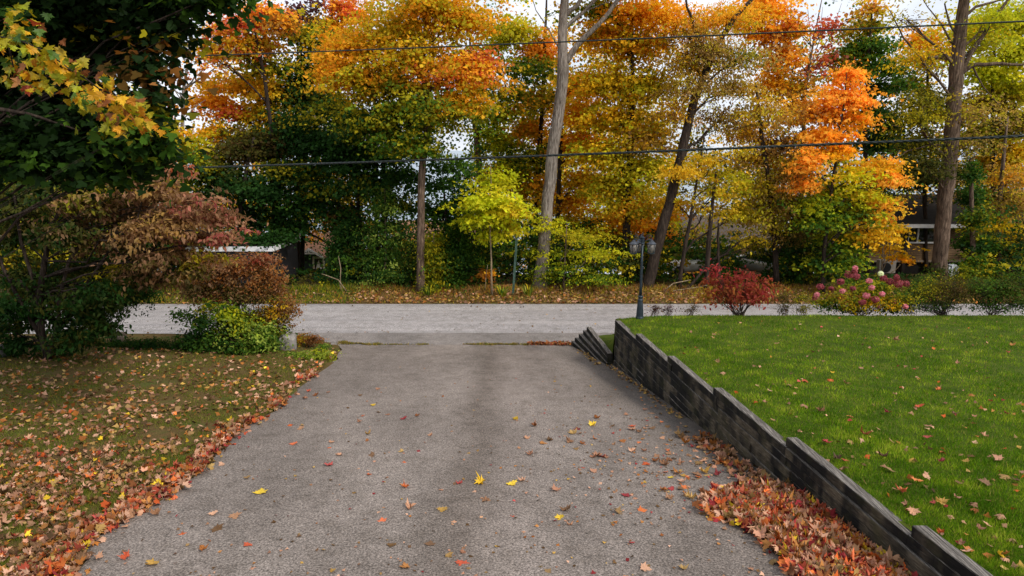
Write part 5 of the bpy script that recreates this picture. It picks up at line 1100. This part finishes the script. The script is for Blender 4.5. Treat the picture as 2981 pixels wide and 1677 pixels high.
# ================================================================== GRASS
def blades(name, P, h, w, C, label):
    n = len(P); a = rng.uniform(0, 2 * math.pi, n); l = rng.normal(size=(n, 2)) * .45 * h[:, None]
    dx = np.cos(a) * w / 2; dy = np.sin(a) * w / 2
    V = np.zeros((n, 3, 3)); V[:, 0] = P - np.stack([dx, dy, 0 * dx + .01], 1); V[:, 1] = P + np.stack([dx, dy, 0 * dx - .01], 1)
    V[:, 2] = P + np.stack([l[:, 0], l[:, 1], h], 1)
    return tag(tri_mesh(name, V.reshape(-1, 3), np.arange(n * 3).reshape(n, 3), np.repeat(C, 3, 0), M['grass']), label, None, kind='stuff')
n = 240000; y = np.exp(rng.uniform(math.log(4.2), math.log(18.9), n)); u = rng.random(n) ** 1.15; x = wall_x(y) + .145 + u * (y * .86 + 2.2 - wall_x(y)).clip(1.5)
kp_ = (y < 18.45) | (x > wall_x(y) + 1.4); x, y = x[kp_], y[kp_]; n = len(x); zz = lawn_z(x, y) - np.interp(y, [18.25, 18.6, 18.9], [0, .06, .2])
w1 = fbm(x, y, 1.1, 11); w2 = fbm(x, y, 3.0, 12)
gc_ = np.array([lin('4a700c'), lin('5f8210'), lin('7a921a'), lin('9aa832')]); idx = np.clip((w1 * .6 + w2 * 1.0 + rng.normal(size=n) * .8 + 1.4), 0, 3).astype(int)
dry = rng.random(n) < .04 + .07 * (w1 * .4 + w2 > 1.0); Cg = gc_[idx] * np.clip(rng.normal(1, .18, (n, 1)), .5, 1.5); Cg *= (1 + .07 * w1 + .07 * w2)[:, None]; Cg[dry] = lin('9a9048')
blades('lawn_grass', np.stack([x, y, zz], 1), np.clip(rng.normal(.036, .012, n), .012, .08) * (1 + .35 * (w2 > .5)), .0035 + .00075 * y, Cg, 'short green grass of the raised lawn')
n = 150000; y = np.exp(rng.uniform(math.log(5.2), math.log(20.5), n)); x = left_x(y) - .03 - rng.random(n) ** 1.1 * (y * .80 + 1.2 + left_x(y)).clip(.5)
pat = fbm(x, y, .9, 21) + .6 * fbm(x, y, 2.6, 22); ok = pat + rng.normal(size=n) * .35 > -.45; x, y, pat = x[ok], y[ok], pat[ok]; n = len(x)
gc_ = np.array([lin('5e661c'), lin('6c7022'), lin('50661c'), lin('86803a')]); Cg = gc_[rng.integers(0, 4, n)] * np.clip(rng.normal(1, .2, (n, 1)), .5, 1.5)
blades('rough_grass', np.stack([x, y, ground_z(x, y)], 1), np.clip(rng.normal(.04, .014, n), .012, .1), .0035 + .00075 * y, Cg, 'patchy thin grass showing through the leaf litter at left')
n = 60000; x = rng.uniform(-16, 22, n); y = 27.75 + 2.6 * rng.random(n); px_, _ = proj(np.stack([x, y, 0 * x - 1.6], 1)); gr = (px_ < 1040)
keep = gr | (rng.random(n) < .55); x, y, gr = x[keep], y[keep], gr[keep]; n = len(x)
Cg = np.where((gr & (rng.random(n) < .8))[:, None], pick('G*2 OL', n), pick('TN OL BR RU', n)); hh = np.clip(rng.normal(.09, .04, n), .02, .3) * (1 + 1.2 * (y > 29.3))
blades('verge_grass', np.stack([x, y, ground_z(x, y)], 1), hh, np.full(n, .022), Cg, 'dry and green grass on the far verge')
cl_ = [(995, 14, .5), (1015, 26, .9), (1060, 30, .7), (1098, 12, .3), (1150, 45, .35), (1232, 16, .3), (1372, 18, .6), (1410, 40, .9), (1455, 30, .9), (1490, 20, .6), (1530, 12, .3)]
px_ = np.concatenate([rng.normal(c_, w_ * .55, int(900 * d_)) for c_, w_, d_ in cl_]); n = len(px_); x = (px_ - CX) / FPX * 22.3
y = 21.43 + rng.normal(size=n) * .05 * (1 + np.sin(x * 5.3)) + .03 * np.sin(x * 11) + .25 * np.clip((-4.6 - x), 0, 1)
blades('crack_weeds', np.stack([x, y, drive_z(y) - .01], 1), np.clip(rng.normal(.05, .02, n), .01, .12), np.full(n, .02), pick('G OL TN*2 BR DO', n), 'weeds growing in the crack where driveway meets apron')
# tall grass tufts by the marker post and the grey trunk
for i, (px, lab) in enumerate(((1462, 'strappy grass tuft between the lime sapling and marker post'), (1540, 'strappy grass tuft right of the marker post'), (1248, 'strappy grass tuft at the right foot of the straight grey trunk'))):
    b = at_y(px, 856, 28.8); b[2] = gz(b[0], b[1]); V = []; F = []
    for k in range(46):
        a, L, sp_ = random.uniform(0, 6.28), random.uniform(.3, .75), random.uniform(.2, .8); d = np.array([math.cos(a), math.sin(a), 0]); s = np.array([-d[1], d[0], 0]) * .016; j = len(V)
        p0 = b + d * random.uniform(0, .15) + (0, 0, -.02); p1 = p0 + d * L * sp_ * .45 + (0, 0, L * .62); p2 = p0 + d * L * sp_ + (0, 0, L * .7)
        V += [p0 - s, p0 + s, p1 - s, p1 + s, p2]; F += [(j, j + 1, j + 3), (j, j + 3, j + 2), (j + 2, j + 3, j + 4)]
    tag(tri_mesh('grass_tuft', np.array(V), np.array(F), np.repeat(pick('G LG OL', len(V) // 5), 5, 0), M['grass']), lab, 'grass', 'grass tufts on the verge')

# ================================================================== DEAD TWIGS ON THE VERGE
for i, (pts, lab) in enumerate((([(1010, 850), (985, 815), (945, 800), (935, 797)], 'pale crooked dead branch arching near the cottage'), ([(1000, 855), (990, 830), (992, 780), (985, 745)], 'thin grey dead stem standing beside the arching branch'),
                                ([(1870, 852), (1950, 848), (2020, 838), (2060, 830)], 'fallen grey branch lying along the foot of the leaning trunk'), ([(1930, 850), (1960, 825), (2010, 815)], 'curved dead branch behind the fallen grey one'))):
    tag(MB().tube([at_y(a, b, 29.4 + .1 * k) for k, (a, b) in enumerate(pts)], [.03, .024, .018, .01][:len(pts)], 6).build('dead_branch', M['bark_pale'], None, True), lab, 'branch', 'dead branches on the verge')

# ================================================================== FALLEN LEAVES
LITC = 'PB*3 TN*3 RU*2 RB LO YE CR'
PAL['PC'] = np.array([lin(h) for h in 'c09274 b4846a cca084 a4785e 986c54'.split()])
def litter(name, label, P, size, pal, tilt=.35, tm=(T_maple(.25, 31), T_maple(.45, 32), T_maple(.7, 33)), mat=None):
    parts = []; n = len(P); w = rng.integers(0, len(tm), n)
    for i, t_ in enumerate(tm):
        q = w == i; m = int(q.sum())
        if m == 0: continue
        Nn = np.array([0, 0, 1.]) + rng.normal(size=(m, 3)) * tilt; Nn *= np.where(rng.random((m, 1)) < .5, 1, -1)
        V, F, k = leaf_arrays(P[q], Nn, size * np.clip(rng.normal(1, .25, m), .5, 1.6), t_, 0.0, .95); parts.append((V, F, k, pick(pal, m, .2)))
    return tag(leaf_obj(name, parts, M['litter']), label, None, kind='stuff')
LT2 = (TS, TQ)
# over the left lawn: thick in patches
n = 15500; y = np.exp(rng.uniform(math.log(5.2), math.log(20.5), n)); x = left_x(y) - rng.random(n) * (y * .80 + 1.0 + left_x(y)).clip(.5)
pat = .6 * fbm(x, y, .55, 41) + .7 * fbm(x, y, 1.6, 42) + .22 * np.clip((13 - y) / 8, -1, 1) + .5 * np.clip((y - 13) / 5, 0, 1); ok = pat * .75 + rng.normal(size=n) * .7 > .28; x, y = x[ok], y[ok]
P = np.stack([x, y, ground_z(x, y) + .02 + .03 * rng.random(len(x))], 1)
f_ = y < 11.5; litter('fallen_leaves', 'brown and pink maple leaves scattered over the left lawn', P[f_], .078, 'PC*12 PB*11 TN*4 RU*7 RB*3 LO*2 YE BR*7', .55); litter('fallen_leaves', 'dull fallen leaves on the far part of the left lawn', P[~f_], .095, 'PC*8 PB*9 TN*4 RU*7 LO YE BR*9', .5, LT2)
# band drifted against the left edge of the asphalt
n = 2000; y = np.exp(rng.uniform(math.log(5.2), math.log(17), n)); x = left_x(y) - .10 + rng.normal(size=n) * (.11 + .03 * np.sin(y * 2.3)); ok = fbm(x * 0, y, .8, 51) + .9 * (y < 12.5) > rng.normal(size=n) * .5 - .1; x, y = x[ok], y[ok]
litter('fallen_leaves', 'drift of red and tan leaves along the left asphalt edge', np.stack([x, y, np.maximum(ground_z(x, y), drive_z(y)) + .02 + .07 * rng.random(len(x))], 1), .10, 'PC*12 PB*8 RU*9 RB*5 LO*2 RD*2 CR*3 YE TN*2', .6)
# heap against the timber wall
def in_poly(px, py, poly):
    c = np.zeros(len(px), bool); j = len(poly) - 1
    for i in range(len(poly)):
        xi, yi = poly[i]; xj, yj = poly[j]; c ^= ((yi > py) != (yj > py)) & (px < (xj - xi) * (py - yi) / (yj - yi + 1e-9) + xi); j = i
    return c
HEAP = [(2035, 1485), (2100, 1440), (2190, 1425), (2330, 1430), (2420, 1500), (2520, 1590), (2640, 1700), (2760, 1850), (2500, 1850), (2370, 1740), (2290, 1640), (2210, 1560), (2130, 1525)]
pg = np.array([on_drive(*p) for p in HEAP])
n = 7000; x = rng.uniform(pg[:, 0].min() - .1, pg[:, 0].max() + .1, n); y = rng.uniform(pg[:, 1].min() - .1, pg[:, 1].max() + .1, n)
ok = in_poly(x + rng.normal(size=n) * .07, y + rng.normal(size=n) * .07, [tuple(p[:2]) for p in pg]) & (x < wall_x(y) - .04); x, y = x[ok], y[ok]
litter('fallen_leaves', 'heap of tan, red and orange maple leaves against the timber wall', np.stack([x, y, drive_z(y) + .015 + .09 * rng.random(len(x)) * np.clip((x - np.interp(y, np.sort(pg[:, 1]), np.full(len(pg), 2.0))) * .6 + .6, .4, 1)], 1), .12, 'PC*10 PB*6 RU*5 RB*4 RD*2 CR*3 LO*3 YE TN*2', .7)
n = 230; y = rng.uniform(8.4, 11.4, n); x = wall_x(y) - .10 - np.abs(rng.normal(size=n)) * .22; litter('fallen_leaves', 'thin line of red brown leaves at the foot of the wall', np.stack([x, y, drive_z(y) + .02 + .03 * rng.random(n)], 1), .11, 'PB*3 RU*2 RB PC*2 BR', .5)
n = 260; y = rng.uniform(12.6, 20.8, n); x = wall_x(y) - .08 - np.abs(rng.normal(size=n)) * .10 - .25 * (y > 18); litter('fallen_leaves', 'brown leaf crumbs along the far foot of the wall', np.stack([x, y, drive_z(y) + .015 + .02 * rng.random(n)], 1), .07, 'TN*2 PB BR', .4, LT2)
n = 420; x = rng.uniform(.5, 2.3, n); y = 21.43 + rng.normal(size=n) * (.05 + .06 * (x - .5)); litter('fallen_leaves', 'rusty leaves gathered in the driveway crack by the stub wall', np.stack([x, y, drive_z(y) + .02 + .05 * rng.random(n)], 1), .10, 'RU*2 RB*2 PB BR', .6, LT2)
n = 7500; x = rng.uniform(-18, 24, n); y = 27.7 + 3.2 * rng.random(n) ** 1.2; px_, _ = proj(np.stack([x, y, 0 * x - 1.6], 1)); ok = (px_ > 1010) | (rng.random(n) < .3); x, y = x[ok], y[ok]
litter('fallen_leaves', 'brown leaf litter covering the far road verge', np.stack([x, y, ground_z(x, y) + .03 + .04 * rng.random(len(x))], 1), .13, 'TN*3 PC*2 PB*3 RU*3 BR*2', .45, LT2)
n = 380; x = rng.uniform(2.4, 5.5, n); y = rng.uniform(19.2, 22.6, n); litter('fallen_leaves', 'yellow tan leaves on the bank behind the wall end', np.stack([x, y, np.maximum(ground_z(x, y), -9) + .06], 1), .12, 'TN PC YE GO', .4, LT2)

n = 1100; px_ = rng.uniform(230, 2600, n); py_ = 1060 + 640 * rng.random(n) ** .9; q = rng.random(n) < .45; px_[q] = rng.normal(1950, 220, q.sum()); py_[q] = rng.normal(1330, 120, q.sum())
P = np.array([on_drive(a_, b_) for a_, b_ in zip(px_, py_)]); ok = (P[:, 0] > left_x(P[:, 1])) & (P[:, 0] < wall_x(P[:, 1]) - .1) & (P[:, 1] < 21) & (P[:, 1] > 4); P = P[ok]; P[:, 2] = drive_z(P[:, 1]) + .022
litter('leaf_crumbs', 'torn leaf bits and tiny leaves strewn on the driveway', P, .045, 'PC*3 PB*4 BR*4 TN*2 RU*2 CR', .25, LT2)
n = 420; y = np.exp(rng.uniform(math.log(5), math.log(18), n)); x = wall_x(y) + .2 + rng.random(n) * (y * .8 + 1.5 - wall_x(y)).clip(1); litter('leaf_crumbs', 'small leaves and bits caught in the raised lawn', np.stack([x, y, lawn_z(x, y) + .03], 1), .065, 'PC*4 PB*3 BR*2 TN*2 RU*2 CR LO', .5, LT2)
n = 260; x = rng.uniform(-14, 20, n); y = ROAD_Y0 + 4.6 * rng.random(n) ** np.where(rng.random(n) < .5, 3, .35); litter('leaf_crumbs', 'dark leaf specks on the road', np.stack([x, y, 0 * x + ROAD_Z + .05], 1), .07, 'BR*4 PB TN', .3, LT2)

# single leaves that can be told apart
one = []
for k in range(6):
    V, F = T_maple([.1, .2, .3, .42, .55, .7][k], 60 + k); V = V - np.array([0, .32, 0])
    me = bpy.data.meshes.new('maple_leaf'); st_ = [(0.012, -.36, .02), (-.012, -.36, .02), (0, -.75, .05 + .05 * k)]
    Vv = np.concatenate([V, np.array(st_)]); nv_ = len(V); Ff = [tuple(int(i) for i in f) for f in F] + [(nv_, nv_ + 1, nv_ + 2)]
    me.from_pydata((Vv).tolist(), [], Ff); me.materials.append(M['one_leaf']); one.append(me)
LC = {'pale tan': ('PC', 5), 'pinkish brown': ('PB', 4), 'dull tan': ('TN', 2), 'rusty': ('RU', 2), 'deep red': ('CR', 2), 'scarlet': ('RD', 1), 'orange': ('LO', 1.6), 'yellow': ('YE', .5), 'dark brown': ('BR', 1)}
USED = set()
def one_leaf(p, colour, kth, size, where, group, tilt=10, fixed=False):
    for attempt in range(40):
        form = ['flat', 'even', 'slightly curled', 'curled', 'cupped', 'crumpled'][kth]; sz = 'large ' if size > .135 else ('small ' if size < .09 else '')
        lab = f'{sz}{form} {colour} maple leaf {where}'
        if lab not in USED: break
        if not fixed: colour = random.choices(list(LC), [v[1] for v in LC.values()])[0]
        kth = random.randrange(6); size = min(.17, max(.075, size + random.gauss(0, .02)))
    USED.add(lab)
    pn = LC[colour][0]; c = PAL[pn][random.randrange(len(PAL[pn]))] * random.uniform(.85, 1.12)
    o = bpy.data.objects.new('fallen_leaf', one[kth]); col.objects.link(o); o.location = tuple(float(v) for v in p)
    o.rotation_euler = (R(random.gauss(0, tilt) + (180 if random.random() < .35 and kth > 1 else 0)), R(random.gauss(0, tilt)), random.uniform(0, 6.28)); o.scale = (size,) * 3; o.color = (*c, 1)
    tag(o, lab, 'leaf', group)
def place(px, py):
    row = 'at the picture bottom' if py > 1490 else ('on near driveway' if py > 1330 else ('on mid driveway' if py > 1180 else 'on far driveway'))
    cl = 'by the leafy left edge' if px < 750 - (py - 1200) * .8 else ('left of middle' if px < 1250 else ('in the middle' if px < 1650 else ('right of middle' if px < 1950 else 'near the timber wall')))
    return f'{row} {cl}'
names = list(LC); wts = [LC[k][1] for k in names]
spots = [(1490, 1412, 'yellow', .16), (760, 1436, 'yellow', .17), (500, 1453, 'yellow', .16), (1400, 1408, 'yellow', .16), (1288, 1487, 'yellow', .14), (855, 1294, 'scarlet', .13), (1724, 1240, 'yellow', .15), (1617, 1430, 'yellow', .14), (1580, 1293, 'rusty', .15), (2480 - 1600 + 800, 1252, 'deep red', .12)]
cnt = 0
def drop(px, py, colour=None, size=None):
    global cnt
    p = on_drive(px, py)
    if p[0] < left_x(p[1]) or p[0] > wall_x(p[1]) - .15 or p[1] > 21: return False
    colour = colour or random.choices(names, wts)[0]; size = size or min(.19, max(.07, random.gauss(.106, .024)))
    one_leaf(p + (0, 0, .012 + .01 * random.random()), colour, random.choices(range(6), [2, 3, 3, 3, 2, 2])[0], size, place(px, py), 'single leaves on the driveway'); cnt += 1; return True
for s_ in spots: drop(*s_)
while cnt < 95: drop(random.gauss(2000, 130), random.gauss(1340, 85))
while cnt < 120: drop(random.gauss(1800, 110), random.gauss(1270, 50))
while cnt < 150: drop(random.gauss(1080, 130), random.gauss(1260, 70))
while cnt < 212: drop(random.uniform(300, 2200), 1080 + 597 * random.random() ** .8)
k = 0
while k < 88:
    px, py = random.uniform(1850, 2975), 945 + 730 * random.random() ** .85
    d = ray(px, py); y = 12.
    for it in range(12):
        zz = float(lawn_z(d[0] / d[1] * y, y)); y = (zz - HC) / d[2] * d[1]
    x = d[0] / d[1] * y
    if x < wall_x(y) + .25 or y > 18 or y < 4: continue
    row = 'by the lamp post' if y > 14.5 and x < 7 else ('on the far lawn' if y > 13 else ('on the middle lawn' if y > 9.5 else 'on the near lawn')); cl = 'beside the timber wall' if x < wall_x(y) + .9 else ('toward the right edge' if px > 2650 else 'in open grass')
    one_leaf((x, y, float(lawn_z(x, y)) + .045), random.choices(names, wts)[0], random.choices(range(6), [1, 2, 3, 3, 3, 2])[0], min(.15, max(.065, random.gauss(.098, .024))), f'{row} {cl}', 'single leaves on the lawn', 16); k += 1
